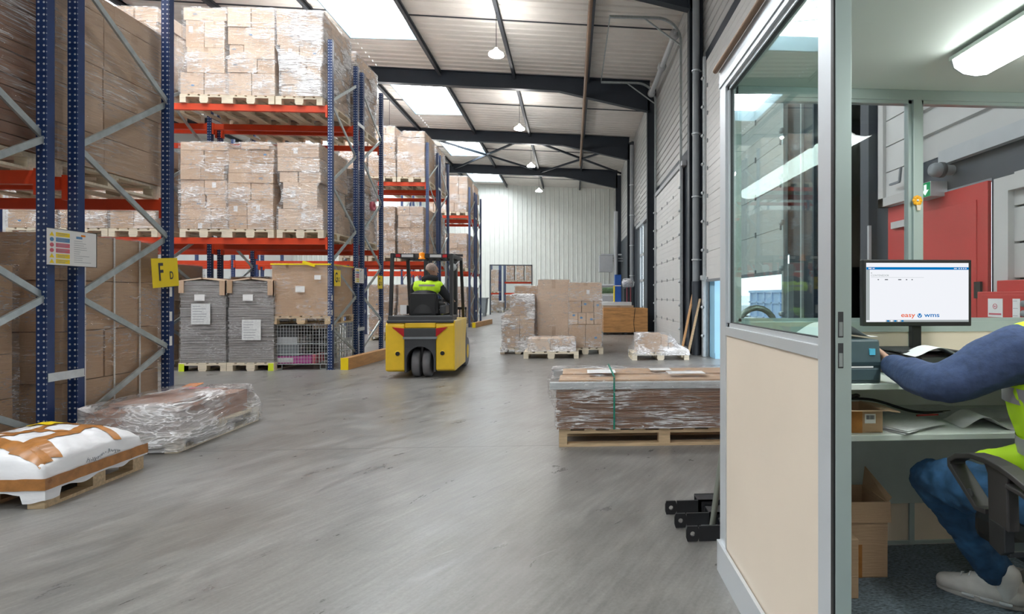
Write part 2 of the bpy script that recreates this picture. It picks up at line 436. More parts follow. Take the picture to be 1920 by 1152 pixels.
M['lime_block'] = mat('lime_painted_wood', (.70, .85, .03), .6)
M['reflective'] = mat('grey_reflective_tape', (.42, .41, .44), .35, .2)
M['navy'] = mat('navy_sweatshirt_cloth', (.045, .068, .15), .9, var=.2, scale=50, bump=.25)
M['jeans'] = mat('blue_denim', (.026, .09, .20), .85, var=.45, scale=12, bump=.45, detail=8)
M['dark_cloth'] = mat('dark_jacket_cloth', (.02, .022, .026), .9)
M['skin'] = mat('skin', (.56, .33, .24), .5, var=.06)
M['hair'] = mat('short_grey_hair', (.40, .31, .27), .8, var=.3, scale=60)
M['shoe'] = mat('worn_white_trainer', (.62, .60, .58), .6, var=.1, scale=20)
M['sock'] = mat('white_sock', (.68, .68, .68), .9)
M['sole'] = mat('grey_white_sole', (.50, .49, .48), .6)
M['printer'] = mat('petrol_grey_plastic', (.06, .095, .11), .4)
M['printer_dark'] = mat('dark_petrol_plastic', (.03, .055, .065), .4)
M['blue'] = mat('royal_blue_panel', (.015, .10, .42), .45)
M['steel_blue'] = mat('blue_grey_steel', (.42, .52, .70), .5, var=.1, scale=2)
M['ice_blue'] = mat('pale_blue_dock_pad', (.30, .55, .72), .6, var=.05, scale=2)
M['bin_grey'] = mat('grey_plastic_bin', (.20, .23, .25), .5)
M['flower'] = mat('orange_yellow_petal', (.90, .42, .01), .5)
M['green'] = mat('green_plastic', (.01, .28, .13), .4)
M['magenta'] = mat('magenta_print', (.45, .08, .30), .5)
M['pink'] = mat('pink_red_print', (.62, .13, .18), .5)
M['asphalt'] = mat('pale_yard_concrete', (.45, .45, .44), .9, var=.1)
M['foliage'] = mat('leafy_green', (.16, .26, .13), .8, var=.4, scale=6)
M['glass'] = glass('green_tinted_glass', (.86, .95, .93))
M['glass_clear'] = glass('clear_window_glass', (.93, .96, .97))
M['skylight'] = emit('translucent_skylight', (.93, .97, 1), SKYLIGHT)
M['lamp_glow'] = emit('acrylic_lamp_shade', (1, .98, .95), LAMP * .45)
M['led'] = emit('led_lamp_disc', (1, .98, .94), LAMP)
M['tube'] = emit('fluorescent_diffuser', (.95, 1, .96), TUBE)
M['screen'] = emit('white_screen', (.93, .95, 1), .95)
M['screen_blue'] = emit('blue_screen_bar', (.0, .17, .50), 1)
M['screen_grey'] = emit('grey_screen_area', (.38, .42, .42), 1)
M['screen_dark'] = emit('dark_screen_text', (.16, .17, .19), 1)
M['screen_orange'] = emit('orange_screen_text', (.80, .13, .04), 1)
M['exit_green'] = emit('lit_exit_green', (.02, .33, .12), .9)
M['exit_white'] = emit('lit_exit_white', (.85, 1, .9), 1.3)
# ------------------------------------------------------------------ the hall
def roof(x): return 9.04 - .026 * (x + 3)
def struct(mb, name, m, bevel=0):
    o = mb.build(name, m, None, bevel); o['kind'] = 'structure'
    return o
XL, XR, Y0, Y1 = -19.0, 2.98, -10.0, 62.0
RAFT = [-8.1 + 6.7 * k for k in range(11)]          # -8.1 ... 58.9 (12.0 and 18.7 carry the columns in view)
WALLY = 37.7
SKX = [(-6.62, -4.54), (-14.2, -12.1)]  # second column is out of view, added to even out the light
f = MB(); f.box(XL, XR + .1, Y0, Y1, -.15, 0); struct(f, 'floor', M['floor'])
# corrugated roof deck, holes left for the skylights
def deck_strip(mb, x0, x1, ya, yb):
    p = .30; pts = []
    n = max(1, int(round((yb - ya) / p))); p = (yb - ya) / n
    for i in range(n):
        y = ya + i * p
        pts += [(y, 0), (y + p * .38, 0), (y + p * .5, .032), (y + p * .88, .032)]
    pts.append((yb, 0))
    v = [(x0, y, roof(x0) + z) for y, z in pts] + [(x1, y, roof(x1) + z) for y, z in pts]
    k = len(pts)
    mb.add(v, [(i, i + 1, k + i + 1, k + i) for i in range(k - 1)])
d = MB()
edges = [XL, -14.2, -12.1, -6.62, -4.54, XR + .1]
for i in range(5):
    a, b = edges[i], edges[i + 1]
    if (a, b) in ((-14.2, -12.1), (-6.62, -4.54)):
        y = Y0
        for r in RAFT:
            if r + 1.1 > y: deck_strip(d, a, b, y, r + 1.1)
            y = r + 4.4
        if y < Y1: deck_strip(d, a, b, y, Y1)
    else: deck_strip(d, a, b, Y0, Y1)
struct(d, 'ceiling', M['deck'])
rt = MB(); rt.add([(XL, Y0, roof(XL) + .5), (XR + .1, Y0, roof(XR) + .5), (XR + .1, Y1, roof(XR) + .5), (XL, Y1, roof(XL) + .5)], [(0, 1, 2, 3)])
jo = []
for i, jx in enumerate([-17.2, -14.69, -12.15, -9.61, -7.07, -4.53, -1.98, .56]):
    j = MB(); z = roof(jx)
    j.box(jx - .05, jx + .05, Y0, Y1, z - .06, z); j.box(jx - .012, jx + .012, Y0, Y1, z - .15, z - .02); j.box(jx - .05, jx + .05, Y0, Y1, z - .17, z - .15)
    struct(j, 'trim_%d' % (i + 1), M['deck_dark'])
# rafters: slate I-beams across the hall with a haunch at the column
for i, r in enumerate(RAFT):
    b = MB()
    def zt(x): return roof(x) - .002
    def zb(x): return roof(x) - .52 - (0 if x < -.45 else (x + .45) / 3.1 * .56)
    xs = [XL, -.45, 2.65]
    for a, c_ in ((XL, -.45), (-.45, 2.75)):
        b.add([(a, r - .008, zt(a)), (c_, r - .008, zt(c_)), (c_, r - .008, zb(c_)), (a, r - .008, zb(a)),
               (a, r + .008, zt(a)), (c_, r + .008, zt(c_)), (c_, r + .008, zb(c_)), (a, r + .008, zb(a))],
              [(0, 1, 2, 3), (7, 6, 5, 4), (0, 4, 5, 1), (3, 2, 6, 7), (0, 3, 7, 4), (1, 5, 6, 2)])
        for fz, t in ((zt, -.02), (zb, .02)):
            b.add([(a, r - .1, fz(a)), (c_, r - .1, fz(c_)), (c_, r + .1, fz(c_)), (a, r + .1, fz(a)),
                   (a, r - .1, fz(a) + t), (c_, r - .1, fz(c_) + t), (c_, r + .1, fz(c_) + t), (a, r + .1, fz(a) + t)],
                  [(0, 1, 2, 3), (7, 6, 5, 4), (0, 4, 5, 1), (3, 2, 6, 7), (0, 3, 7, 4), (1, 5, 6, 2)])
    if i == 0: z0 = 0
    struct(b, 'trim_%d' % (20 + i), M['slate'])
# columns on the right wall
for i, r in enumerate(RAFT):
    b = MB()
    if r < 0 or (r > 2 and r < 6): x0 = 2.90     # these two stand flush behind the office
    else: x0 = 2.65
    b.box(x0, x0 + .02, r - .1, r + .1, 0, 8.3); b.box(x0 + .02, 2.96, r - .008, r + .008, 0, 8.6); b.box(2.94, 2.96, r - .1, r + .1, 0, 8.6)
    struct(b, 'trim_%d' % (40 + i), M['slate'])
# thin sheet lap lines across each bay
for i, r in enumerate(RAFT[:-1]):
    b = MB(); y = r + 3.0
    for xa, xb in ((-12.1, -6.62), (-4.54, 2.9)):
        b.bar((xa, y, roof(xa) - .012), (xb, y, roof(xb) - .012), .035, .03)
    struct(b, 'trim_%d' % (60 + i), M['deck_dark'])
# skylights: curb, pane
for k, (xa, xb) in enumerate(SKX):
    for i, r in enumerate(RAFT):  # bays past the end wall: unseen panes added to light the next hall
        if r + 4.4 > Y1: continue
        cz = roof((xa + xb) / 2); ya, yb = r + 1.1, r + 4.4
        root = MB()
        for (p, q, u, v_) in ((xa, xa + .03, ya, yb), (xb - .03, xb, ya, yb), (xa, xb, ya, ya + .03), (xa, xb, yb - .03, yb)):
            root.box(p, q, u, v_, cz - .08, cz + .42)
        w = struct(root, 'window_%d' % (k * 20 + i + 10), M['curb'])
        p = MB(); p.box(xa + .03, xb - .03, ya + .03, yb - .03, cz + .38, cz + .41); p.build('window_pane', M['skylight'], w)
        if k == 0:
            g = MB()
            for yy in (ya + .9, ya + 2.0): g.bar((xa + .5, yy, cz + .30), (xb - .5, yy + .25, cz + .30), .02)
            g.bar((xa + .9, ya + 1.1, cz + .30), (xa + 1.3, ya + 1.5, cz + .30), .02)
            g.build('opening_rod', M['grey_mid'], w)
# roof cross bracing in the third bay
for i, jx in enumerate((-4.53, .56)):
    for q, sgn in enumerate((-1, 1)):
        b = MB(); b.bar((jx - 2.4 * sgn, 25.5, roof(jx) - .25), (jx + 2.4 * sgn, 32.0, roof(jx) - .25), .09)
        struct(b, 'trim_%d' % (80 + i * 2 + q), M['slate'])

# ---- end wall of vertical white cladding with an opening into the next hall
def cladding(xa, xb, za, zb, y, pitch=.33):
    b = MB(); n = max(1, int(round((xb - xa) / pitch))); p = (xb - xa) / n; pts = []
    for i in range(n):
        x = xa + i * p
        pts += [(x, 0), (x + p * .72, 0), (x + p * .78, -.03), (x + p * .94, -.03)]
    pts.append((xb, 0)); k = len(pts)
    zt_ = (lambda x: roof(x)) if zb is None else (lambda x: zb)
    v = [(x, y + q, za) for x, q in pts] + [(x, y + q, zt_(x)) for x, q in pts]
    b.add(v, [(i, i + 1, k + i + 1, k + i) for i in range(k - 1)])
    return b
w = cladding(XL, -5.68, 0, None, WALLY)
c2 = cladding(-5.68, -2.80, 3.45, None, WALLY); c3 = cladding(-2.80, 2.66, 0, None, WALLY)
w.add(c2.v, c2.f); w.add(c3.v, c3.f)
w.box(XL, -5.68, WALLY + .03, WALLY + .15, 0, 8.9); w.box(-5.68, -2.8, WALLY + .03, WALLY + .15, 3.45, 8.9); w.box(-2.8, 2.98, WALLY + .03, WALLY + .15, 0, 8.9)
struct(w, 'wall_end', M['wall_white'])
fr = MB(); fr.box(-5.72, -5.66, WALLY - .06, WALLY + .18, 0, 3.5); fr.box(-2.82, -2.76, WALLY - .06, WALLY + .18, 0, 3.5); fr.box(-5.72, -2.76, WALLY - .06, WALLY + .18, 3.44, 3.5)
struct(fr, 'trim_90', M['slate_mid'])
b = MB(); b.box(XL, XR + .1, Y1, Y1 + .1, 0, 10); struct(b, 'wall_far', M['wall_white'])
b = MB(); b.box(XL, XR + .1, Y0 - .1, Y0, 0, 10); struct(b, 'wall_back', M['wall_clad'])
b = MB(); b.box(XL - .1, XL, Y0, Y1, 0, 10); struct(b, 'wall_left', M['wall_clad'])

# ---- right wall: pieces between openings.  Openings: dock door near 7.1..11.4, dock door far 13.9..18.2, glazed strip 21.9..23.0
def ribbed(y0, y1, z0, z1, x=2.98, pitch=.22):
    b = MB(); n = max(1, int(round((z1 - z0) / pitch))); p = (z1 - z0) / n; pts = []
    for i in range(n):
        z = z0 + i * p
        pts += [(z, 0), (z + p * .80, 0), (z + p * .84, .025), (z + p * .96, .025)]
    pts.append((z1, 0)); k = len(pts)
    v = [(x + q, y0, z) for z, q in pts] + [(x + q, y1, z) for z, q in pts]
    b.add(v, [(i, i + 1, k + i + 1, k + i) for i in range(k - 1)])
    b.box(x + .03, x + .12, y0, y1, z0, z1)
    return b
wr = MB()
for (a, b_, z0, z1) in ((Y0, 3.62, 2.45, 9.1), (3.62, 5.0, 2.45, 9.1), (5.0, 6.7, 6.75, 9.1), (6.7, 11.75, 6.75, 9.1), (12.25, 18.45, 5.1, 9.1), (11.75, 12.25, 0, 9.1), (18.45, 21.9, 5.1, 9.1),
                       (21.9, 23.2, 4.45, 9.1), (23.2, 37.8, 4.6, 9.1), (37.8, Y1, 0, 9.1), (18.95, 21.9, 4.3, 5.1)):
    q = ribbed(a, b_, z0, z1); wr.add(q.v, q.f)
struct(wr, 'wall_right', M['wall_clad'])
ws = MB()   # slate lower band, reveals and pilasters of the same wall; unseen door backing added to block light gaps
for (a, b_, z0, z1) in ((Y0, 3.62, 0, 2.45), (4.82, 5.0, 0, 2.45), (3.62, 4.82, 2.16, 2.45), (5.0, 6.7, 0, 6.75), (11.4, 11.75, 0, 6.75), (12.25, 13.85, 0, 5.1), (13.85, 18.25, 4.7, 5.1), (18.1, 21.9, 0, 5.1), (13.8, 18.3, 0, 4.75), (6.65, 7.16, 0, 6.75), (7.1, 11.45, 1.9, 6.75),
                       (23.2, 37.8, 0, 4.6)):
    ws.box(2.985, 3.1, a, b_, z0, z1)
struct(ws, 'trim_91', M['slate_mid'])
lt = MB()
for (a, b_, z) in ((13.7, 18.4, 4.72),): lt.box(2.86, 2.98, a, b_, z, z + .12)
lt.box(2.93, 2.99, Y0, 4.1, 2.36, 2.47)
lt.box(2.9, 2.99, 18.9, 24.0, 4.32, 4.46)
struct(lt, 'trim_92', M['grey_light'])
# yard outside, seen under the half-open dock door and through the strip window
b = MB(); b.box(3.1, 60, -12, 75, -.2, -.1); struct(b, 'floor_yard', M['asphalt'])

# ---- dock doors
def dock_door(name, y0, y1, z0, z1, label=None):
    root = MB()
    n = int(round((z1 - z0) / .61)); p = (z1 - z0) / n
    for i in range(n):
        za = z0 + i * p
        root.box(2.90, 2.94, y0, y1, za + .004, za + p - .004)
        for q in range(1, 4): root.box(2.897, 2.90, y0, y1, za + p * q / 4 - .006, za + p * q / 4 + .006)
    o = struct(root, name, M['door_white'])
    s = MB(); s.box(2.895, 2.95, y0, y1, z0 - .05, z0 + .004); s.build('bottom_seal', M['grey_mid'], o)
    h = MB()
    for i in range(n):
        za = z0 + i * p
        for yy in (.03, .27, .5, .73, .97):
            y = y0 + (y1 - y0) * yy
            h.box(2.882, 2.897, y - .02, y + .02, za - .03 if i else za, za + .05)
    h.build('section_hinges', M['grey_mid'], o)
    for y in (y0 - .06, y1 + .06):
        t = MB()
        t.box(2.84, 2.90, y - .03, y + .03, 0, z1 + .1)
        for i in range(int(z1 / .6)): t.lathe([(.0, -.03), (.035, -.03), (.035, .03), (0, .03)], (2.83, y, .45 + i * .62), 'y', 8)
        t.build('guide_rail', M['galv_light'], o)
    return o
D1 = dock_door('door_1', 7.1, 11.35, 1.67, 6.4)
D2 = dock_door('door_2', 13.95, 18.15, 0.02, 4.70)
# high-lift rails of the far dock door, with its lifting shaft
hl = MB()
for y in (13.9, 18.2):
    pts = [(2.87, y, 4.7), (2.87, y, 8.0)] + [(2.87 - .62 * (1 - math.cos(a)), y, 8.0 + .62 * math.sin(a)) for a in [i * PI / 16 for i in range(1, 9)]] + [(1.0, y, 8.62)]
    for a, b_ in zip(pts[:-1], pts[1:]): hl.bar(a, b_, .06, .06)
    hl.bar((1.9, y, 8.6), (2.9, y, 7.9), .035)
hl.bar((1.0, 13.9, 8.65), (1.0, 18.2, 8.65), .03)
hl.build('high_lift_rail', M['galv'], D2)
sh = MB(); sh.tube([(2.72, 13.8, 8.25), (2.72, 18.3, 8.25)], .045, 10)
for y in (14.0, 16.0, 18.1): sh.lathe([(.03, -.06), (.13, -.06), (.10, 0), (.13, .06), (.03, .06)], (2.72, y, 8.25), 'y', 14)
sh.tube([(2.72, 14.1, 8.25), (2.72, 15.9, 8.25)], .075, 12); sh.tube([(2.72, 16.1, 8.25), (2.72, 18.0, 8.25)], .075, 12)
sh.build('spring_shaft', M['grey_light'], D2)
# steel jamb at the open near door and the pale blue dock pad outside it
jm = MB(); jm.box(2.84, 2.98, 11.45, 11.52, 0, 1.75); jm.box(2.80, 2.86, 11.36, 11.5, 1.66, 1.76); jm.box(2.90, 3.1, 6.98, 7.13, 0, 1.75); struct(jm, 'trim_93', M['galv_light'])
pad = MB(); pad.box(2.985, 3.36, 11.0, 11.40, -.1, 1.66); pad.box(2.985, 3.36, 10.96, 11.0, -.1, .12)
tag(pad.build('dock_pad', M['ice_blue']), 'pale blue dock pad standing just outside the half-open loading door', 'dock pad')
# glazed strip window
wf = MB()
for (a, b_, z0, z1) in ((21.9, 21.98, .0, 4.4), (23.1, 23.18, 0, 4.4), (21.9, 23.18, .0, .55), (21.9, 23.18, 1.92, 2.02), (21.9, 23.18, 3.02, 3.12), (21.9, 23.18, 4.3, 4.4)):
    wf.box(2.97, 3.05, a, b_, z0, z1)
w1 = struct(wf, 'window_1', M['grey_light'])
g = MB(); g.box(3.0, 3.012, 21.98, 23.1, .55, 4.3); g.build('window_pane', M['glass_clear'], w1)
# ------------------------------------------------------------------ pallet racks
XE = -4.25      # right-hand face of the end frames
PW, PD, PH = .08, .07, 5.88
LV = [2.34, 4.69]
NODES = [.2, .77, 1.31, 1.93, 2.61, 3.36, 4.1, 4.8, 5.5]
pm = MB()
pm.box(-PW / 2, PW / 2, 0, PD, 0, PH)
pm.box(-PW / 2 - .02, PW / 2 + .02, -.015, PD + .015, 0, .008)
post_me = pm.mesh('upright_post'); post_me.materials.append(M['post'])
bw = 2.70
bmh = MB(); bmh.box(0, bw, 0, .05, -.11, 0); bmh.box(0, bw, .05, .058, -.11, -.09); beam_me = bmh.mesh('beam'); beam_me.materials.append(M['orange'])
cn = MB(); cn.box(0, .035, -.012, .052, -.20, .015); conn_me = cn.mesh('beam_connector'); conn_me.materials.append(M['orange'])
def brace_mesh(dy, dz):
    b = MB(); b.bar((0, 0, 0), (0, dy, dz), .022, .05, (1, 0, 0) if 0 else (0, 0, 1)); me = b.mesh('brace'); me.materials.append(M['galv']); return me
def rack(name, y0, y1, bays, label, start, spacer=None, xe=XE, ph_parts=True):
    root = empty('pallet_rack', (xe, y0, 0), 0, label, 'pallet rack', 'steel pallet racks in rows')
    dpt = y1 - y0
    for b in range(bays + 1):
        x = -PW / 2 - b * (bw + PW)
        for yy in (0, dpt - PD):
            link('upright_post', post_me, root, (x, yy, 0))
        side = start
        for i in range(len(NODES) - 1):
            ya = PD / 2 if side == 0 else dpt - PD / 2
            yb = dpt - PD / 2 if side == 0 else PD / 2
            if b < 2:
                link('brace', brace_mesh(yb - ya, NODES[i + 1] - NODES[i]), root, (x + (.026 if i % 2 else -.026) * .4, ya, NODES[i]))
            side = 1 - side
        if spacer and b < 2:
            for z in (.65, 4.75):
                s = MB(); s.box(-.004, .0, -.06, spacer + .06, -.035, .035); s.build('row_spacer', M['galv_light'], root, 0, (x + PW / 2 + .006, dpt, z))
    for b in range(bays):
        x0 = -PW - b * (bw + PW) - bw
        for lv in LV:
            for k, yy in enumerate((-.005, dpt - .045)):
                bo = link('beam', beam_me, root, (x0, yy, lv))
                link('beam_connector', conn_me, bo, (-.002, 0, 0)); link('beam_connector', conn_me, bo, (bw - .033, 0, 0))
    return root
RK = {
 'F1': rack('F1', 3.56, 4.665, 2, 'blue and orange pallet rack nearest the camera at the left edge', 1, .2),
 'F2': rack('F2', 4.866, 5.985, 2, 'blue pallet rack with the F D sign, wrapped tall cartons inside', 0),
 'G1': rack('G1', 9.766, 10.948, 3, 'long orange-beamed rack facing the camera, grey stacks on its floor', 1, .23),
 'G2': rack('G2', 11.176, 12.353, 3, 'blue rack back to back behind the long orange-beamed rack left of the forklift', 0),
 'H1': rack('H1', 16.15, 17.40, 3, 'blue and orange rack straight behind the forklift roof, front one of its pair', 1, .17),
 'H2': rack('H2', 17.62, 18.85, 3, 'blue rack just behind the pair-mate that rises behind the forklift', 0),
 'I1': rack('I1', 22.70, 23.95, 2, 'front rack of the farthest pair, just left of the white end wall', 1, .18),
 'I2': rack('I2', 24.30, 25.50, 2, 'farthest rack of the hall, its posts against the white end wall', 0),
}

# ------------------------------------------------------------------ pallets and loads
def pallet_mesh(w=.8, d=1.2, boards=5, along='x'):
    """EUR pallet, w along x, d along y, origin at its centre on the ground"""
    b = MB(); h = .144
    # top boards run along y, cross boards along x
    nb = boards; bwid = w / (nb * 1.25)
    for i in range(nb):
        x = -w / 2 + bwid / 2 + i * (w - bwid) / (nb - 1)
        b.box(x - bwid / 2, x + bwid / 2, -d / 2, d / 2, .122, .144)
    for y in (-d / 2, -.0725, d / 2 - .145): b.box(-w / 2, w / 2, y, y + .145, .100, .122)
    for y in (-d / 2, -.05, d / 2 - .10):
        for x in (-w / 2, -.0725, w / 2 - .1):
            b.box(x, x + (.145 if abs(x + .0725) < .01 else .10), y, y + .10, .022, .100)
    for x in (-w / 2, -.06, w / 2 - .1): b.box(x, x + .1 + (.02 if abs(x + .06) < .01 else 0), -d / 2, d / 2, 0, .022)
    return b
pal_me = pallet_mesh().mesh('pallet'); pal_me.materials.append(M['wood_white'])
pal_me2 = pallet_mesh().mesh('pallet'); pal_me2.materials.append(M['wood'])
cubes = {}
def cube(m):
    if m not in cubes:
        b = MB(); b.box(-.5, .5, -.5, .5, -.5, .5); me = b.mesh('carton'); me.materials.append(M[m]); cubes[m] = me
    return cubes[m]
mk = MB(); mk.lathe([(.5, 0), (.5, .001)], (0, 0, 0), 'y', 14); oval_me = mk.mesh('printed_mark'); oval_me.materials.append(M['print_blue'])
mk = MB(); mk.box(-.5, .5, -.001, 0, -.5, .5); label_me = mk.mesh('paper_label'); label_me.materials.append(M['paper'])
mk = MB(); mk.box(-.5, .5, -.001, 0, -.5, .5); pr_me = mk.mesh('printed_mark'); pr_me.materials.append(M['print_grey'])

def wrap(parent, layers, m, seed, top=True, z_to=None, off=.012, amp=.012, res=26, skirt=None):
    """film skin lofted round the layers [(z0,z1,x0,x1,y0,y1)]"""
    zs0 = layers[0][0]; zs1 = layers[-1][1]
    nz = max(8, int((zs1 - zs0) / .06))
    prof = []
    for j in range(nz + 1):
        z = zs0 + (zs1 - zs0) * j / nz
        best = None
        for (a, b_, x0, x1, y0, y1) in layers:
            if a - .1 <= z <= b_ + .1:
                best = (x0, x1, y0, y1) if best is None else (min(best[0], x0), max(best[1], x1), min(best[2], y0), max(best[3], y1))
        if best is None: best = layers[-1][2:]
        prof.append((z, best))
    # smooth
    for _ in range(1):
        prof = [prof[0]] + [(prof[i][0], tuple((prof[i - 1][1][k] + 2 * prof[i][1][k] + prof[i + 1][1][k]) / 4 for k in range(4))) for i in range(1, nz)] + [prof[-1]]
    # never cut inside the boxes
    v = []; f_ = []; n = res * 4
    def ring(z, x0, x1, y0, y1, o):
        out = []
        x0 -= o; x1 += o; y0 -= o; y1 += o
        for k in range(n):
            s_ = k // res; t = (k % res) / res
            if s_ == 0: p = (x0 + (x1 - x0) * t, y0); nr = (0, -1)
            elif s_ == 1: p = (x1, y0 + (y1 - y0) * t); nr = (1, 0)
            elif s_ == 2: p = (x1 - (x1 - x0) * t, y1); nr = (0, 1)
            else: p = (x0, y1 - (y1 - y0) * t); nr = (-1, 0)
            q = (noise.noise(Vector((p[0] * 3 + seed, p[1] * 3, z * 14))) + .5 * noise.noise(Vector((p[0] * 9, p[1] * 9 + seed, z * 30)))) * amp + amp * .6
            out.append((p[0] + nr[0] * q, p[1] + nr[1] * q, z))
        return out
    rings = [ring(z, *e, off) for z, e in prof]
    if skirt:
        z, e = prof[0]
        rings = [ring(skirt[0], e[0] - skirt[1], e[1] + skirt[1], e[2] - skirt[1], e[3] + skirt[1], off)] + rings
    if top:
        z, e = prof[-1]
        rings.append(ring(z + off + .006, e[0] + .03, e[1] - .03, e[2] + .03, e[3] - .03, 0))
        cx = (e[0] + e[1]) / 2; cy = (e[2] + e[3]) / 2
        rings.append([(cx + (p[0] - cx) * .5, cy + (p[1] - cy) * .5, z + off + .012 + .01 * noise.noise(Vector((p[0] * 5, p[1] * 5, seed)))) for p in rings[-1]])
        rings.append([(cx + (p[0] - cx) * .02, cy + (p[1] - cy) * .02, z + off + .014) for p in rings[-1]])
    b = MB(); v = [p for r_ in rings for p in r_]
    for i in range(len(rings) - 1):
        for k in range(n): f_.append((i * n + k, i * n + (k + 1) % n, (i + 1) * n + (k + 1) % n, (i + 1) * n + k))
    b.add(v, f_, True)
    return b.build('stretch_wrap', M[m], parent)

def load(xc, yf, z, label, rows, W=.80, D=1.2, H=1.5, cmat='card', fm='film', group='wrapped pallet loads', seed=0, marks=True, pal=pal_me, name='pallet_load', film_on=True, dbl=True, rz=0, cat='pallet load', jit=.012):
    """rows: list of (height fraction, [(a,b),...]) bottom up"""
    rnd = random.Random(seed)
    root = empty(name, (xc, yf + D / 2, z), rz, label, cat, group)
    if pal: link('pallet', pal, root)
    tot = sum(r_[0] for r_ in rows); zz_ = .146; layers = []
    for hf, ivs in rows:
        h = hf / tot * H; lx0, lx1 = 9, -9
        for (a, b_) in ivs:
            x0 = -W / 2 + a * W; x1 = -W / 2 + b_ * W; lx0 = min(lx0, x0); lx1 = max(lx1, x1)
            dj = rnd.uniform(-jit, jit)
            split = rnd.choice([.33, .4, .5]) * D
            segs = [(-D / 2 + .012, -D / 2 + split), (-D / 2 + split, D / 2 - .012)] if dbl else [(-D / 2 + .012, D / 2 - .012)]
            for si, (ya, yb) in enumerate(segs):
                o = link('carton', cube(cmat), root, ((x0 + x1) / 2, (ya + yb) / 2 + (dj if si == 0 else 0), zz_ + h / 2), (x1 - x0 - rnd.uniform(.008, .022), yb - ya - .012, h - .007), (0, 0, R(rnd.uniform(-.9, .9))))
                if marks and si == 0 and rnd.random() < .5:
                    w_ = x1 - x0; hh = h; kind = rnd.random()
                    me = oval_me if kind < .45 else (label_me if kind < .7 else pr_me)
                    sw = .06 if me is oval_me else .07; shh = .035 if me is oval_me else (.10 if me is label_me else .03)
                    link('printed_mark' if me is not label_me else 'paper_label', me, o, (rnd.uniform(-.28, .28), -.5 - .002 / (yb - ya), rnd.uniform(-.2, .2)), (sw / w_, 1, min(.6, shh / hh)))
        layers.append((zz_, zz_ + h, lx0, lx1, -D / 2, D / 2))
        zz_ += h
    if film_on:
        wrap(root, layers, fm, seed * 3.7 + 1.3)
    return root
def rrows(seed, n=None, full=True):
    r_ = random.Random(seed * 17 + 3); rows = []
    for i in range(n or r_.choice([5, 6, 7])):
        k = r_.choice([1, 2, 2, 2, 3]); a = r_.uniform(0, .04); b_ = 1 - r_.uniform(0, .07)
        cuts = [a] + sorted([a + (b_ - a) * (j + 1) / k + r_.uniform(-.05, .05) for j in range(k - 1)]) + [b_]
        rows.append((r_.uniform(.12, .22), list(zip(cuts[:-1], cuts[1:]))))
    return rows
GY = 9.72
lowA = [(.11, [(0, .64), (.64, 1)]), (.125, [(0, .64), (.64, 1)]), (.165, [(0, .52), (.55, .97)]), (.165, [(0, .5), (.5, .98)]), (.175, [(0, .43), (.43, .93)]), (.165, [(0, .5), (.5, 1)]), (.095, [(0, 1)])]
lowB = [(.15, [(.02, .42), (.42, .98)]), (.175, [(.02, .42), (.42, .98)]), (.19, [(.0, .5), (.5, .97)]), (.11, [(.02, .98)]), (.11, [(.02, .98)]), (.15, [(0, .5), (.5, 1)]), (.08, [(.3, .92)])]
lowC = [(.235, [(.02, .98)]), (.3, [(.12, .86)]), (.12, [(.04, .45), (.45, .93)]), (.16, [(0, .9)]), (.16, [(0, .9)])]
topA = [(.24, [(0, .5), (.5, 1)]), (.28, [(.14, .93)]), (.30, [(.1, .5), (.5, .93)]), (.14, [(.06, .98)])]
topB = [(.26, [(0, .5), (.5, 1)]), (.16, [(0, .62), (.62, 1)]), (.16, [(.02, .34), (.34, 1)]), (.2, [(0, 1)]), (.22, [(0, .5), (.5, 1)])]
topC = [(.13, [(.1, .5), (.5, .97)]), (.14, [(.1, .5), (.5, .97)]), (.14, [(.1, .32), (.32, .65), (.65, .97)]), (.16, [(.08, .5), (.5, 1)]), (.2, [(0, .48), (.48, 1)]), (.18, [(0, 1)])]
UP = 'on the upper beams'; LO = 'on the lower beams'
G1n = 'of the long rack facing the camera'
load(-6.41, GY, 2.34, 'film-wrapped carton stack %s %s, left' % (LO, 'of the long rack'), lowA, H=1.52, seed=1)
load(-5.63, GY, 2.34, 'wrapped cartons with a humped top %s of the long rack, middle' % LO, lowB, H=1.53, seed=2)
load(-4.78, GY, 2.34, 'carton stack, narrow waist and wide top, right of three on the long rack lower beams', lowC, H=1.53, seed=3, cmat='card_light')
load(-6.41, GY, 4.69, 'pale cartons over two wide boxes %s of the long rack, leftmost' % UP, topA, H=1.52, seed=4, cmat='card_light')
load(-5.62, GY, 4.69, 'straight-sided carton stack %s of the long rack, middle' % UP, topB, H=1.54, seed=5, cmat='card_light')
load(-4.80, GY, 4.69, 'heavily filmed whitish carton stack %s of the long rack, rightmost' % UP, topC, H=1.52, seed=6, fm='film_heavy', cmat='card_light')
# left bay of the same rack, seen past the F D post
for i, x in enumerate((-7.58, -8.40, -9.24)):
    w_ = ('right', 'middle', 'left')[i]
    load(x, GY, 4.69, 'carton stack on the upper beams, second bay, seen past the F D post, %s' % w_, rrows(20 + i), H=1.5 + .05 * i, seed=20 + i, cmat='card_light')
    load(x, GY, 2.34, 'carton stack on the second bay lower beams behind the F D rack, %s' % w_, rrows(30 + i), H=1.45, seed=30 + i)
load(-7.58, GY, 0, 'brown carton stack on the floor just left behind the F D post', rrows(40, 7), H=1.75, seed=40, fm='film_light')
load(-8.45, GY, 0, 'brown carton stack on the floor beyond the strapped boxes', rrows(41, 6), H=1.55, seed=41, fm='film_light')
load(-6.5, GY + .0, 7.9, '', []) if 0 else None
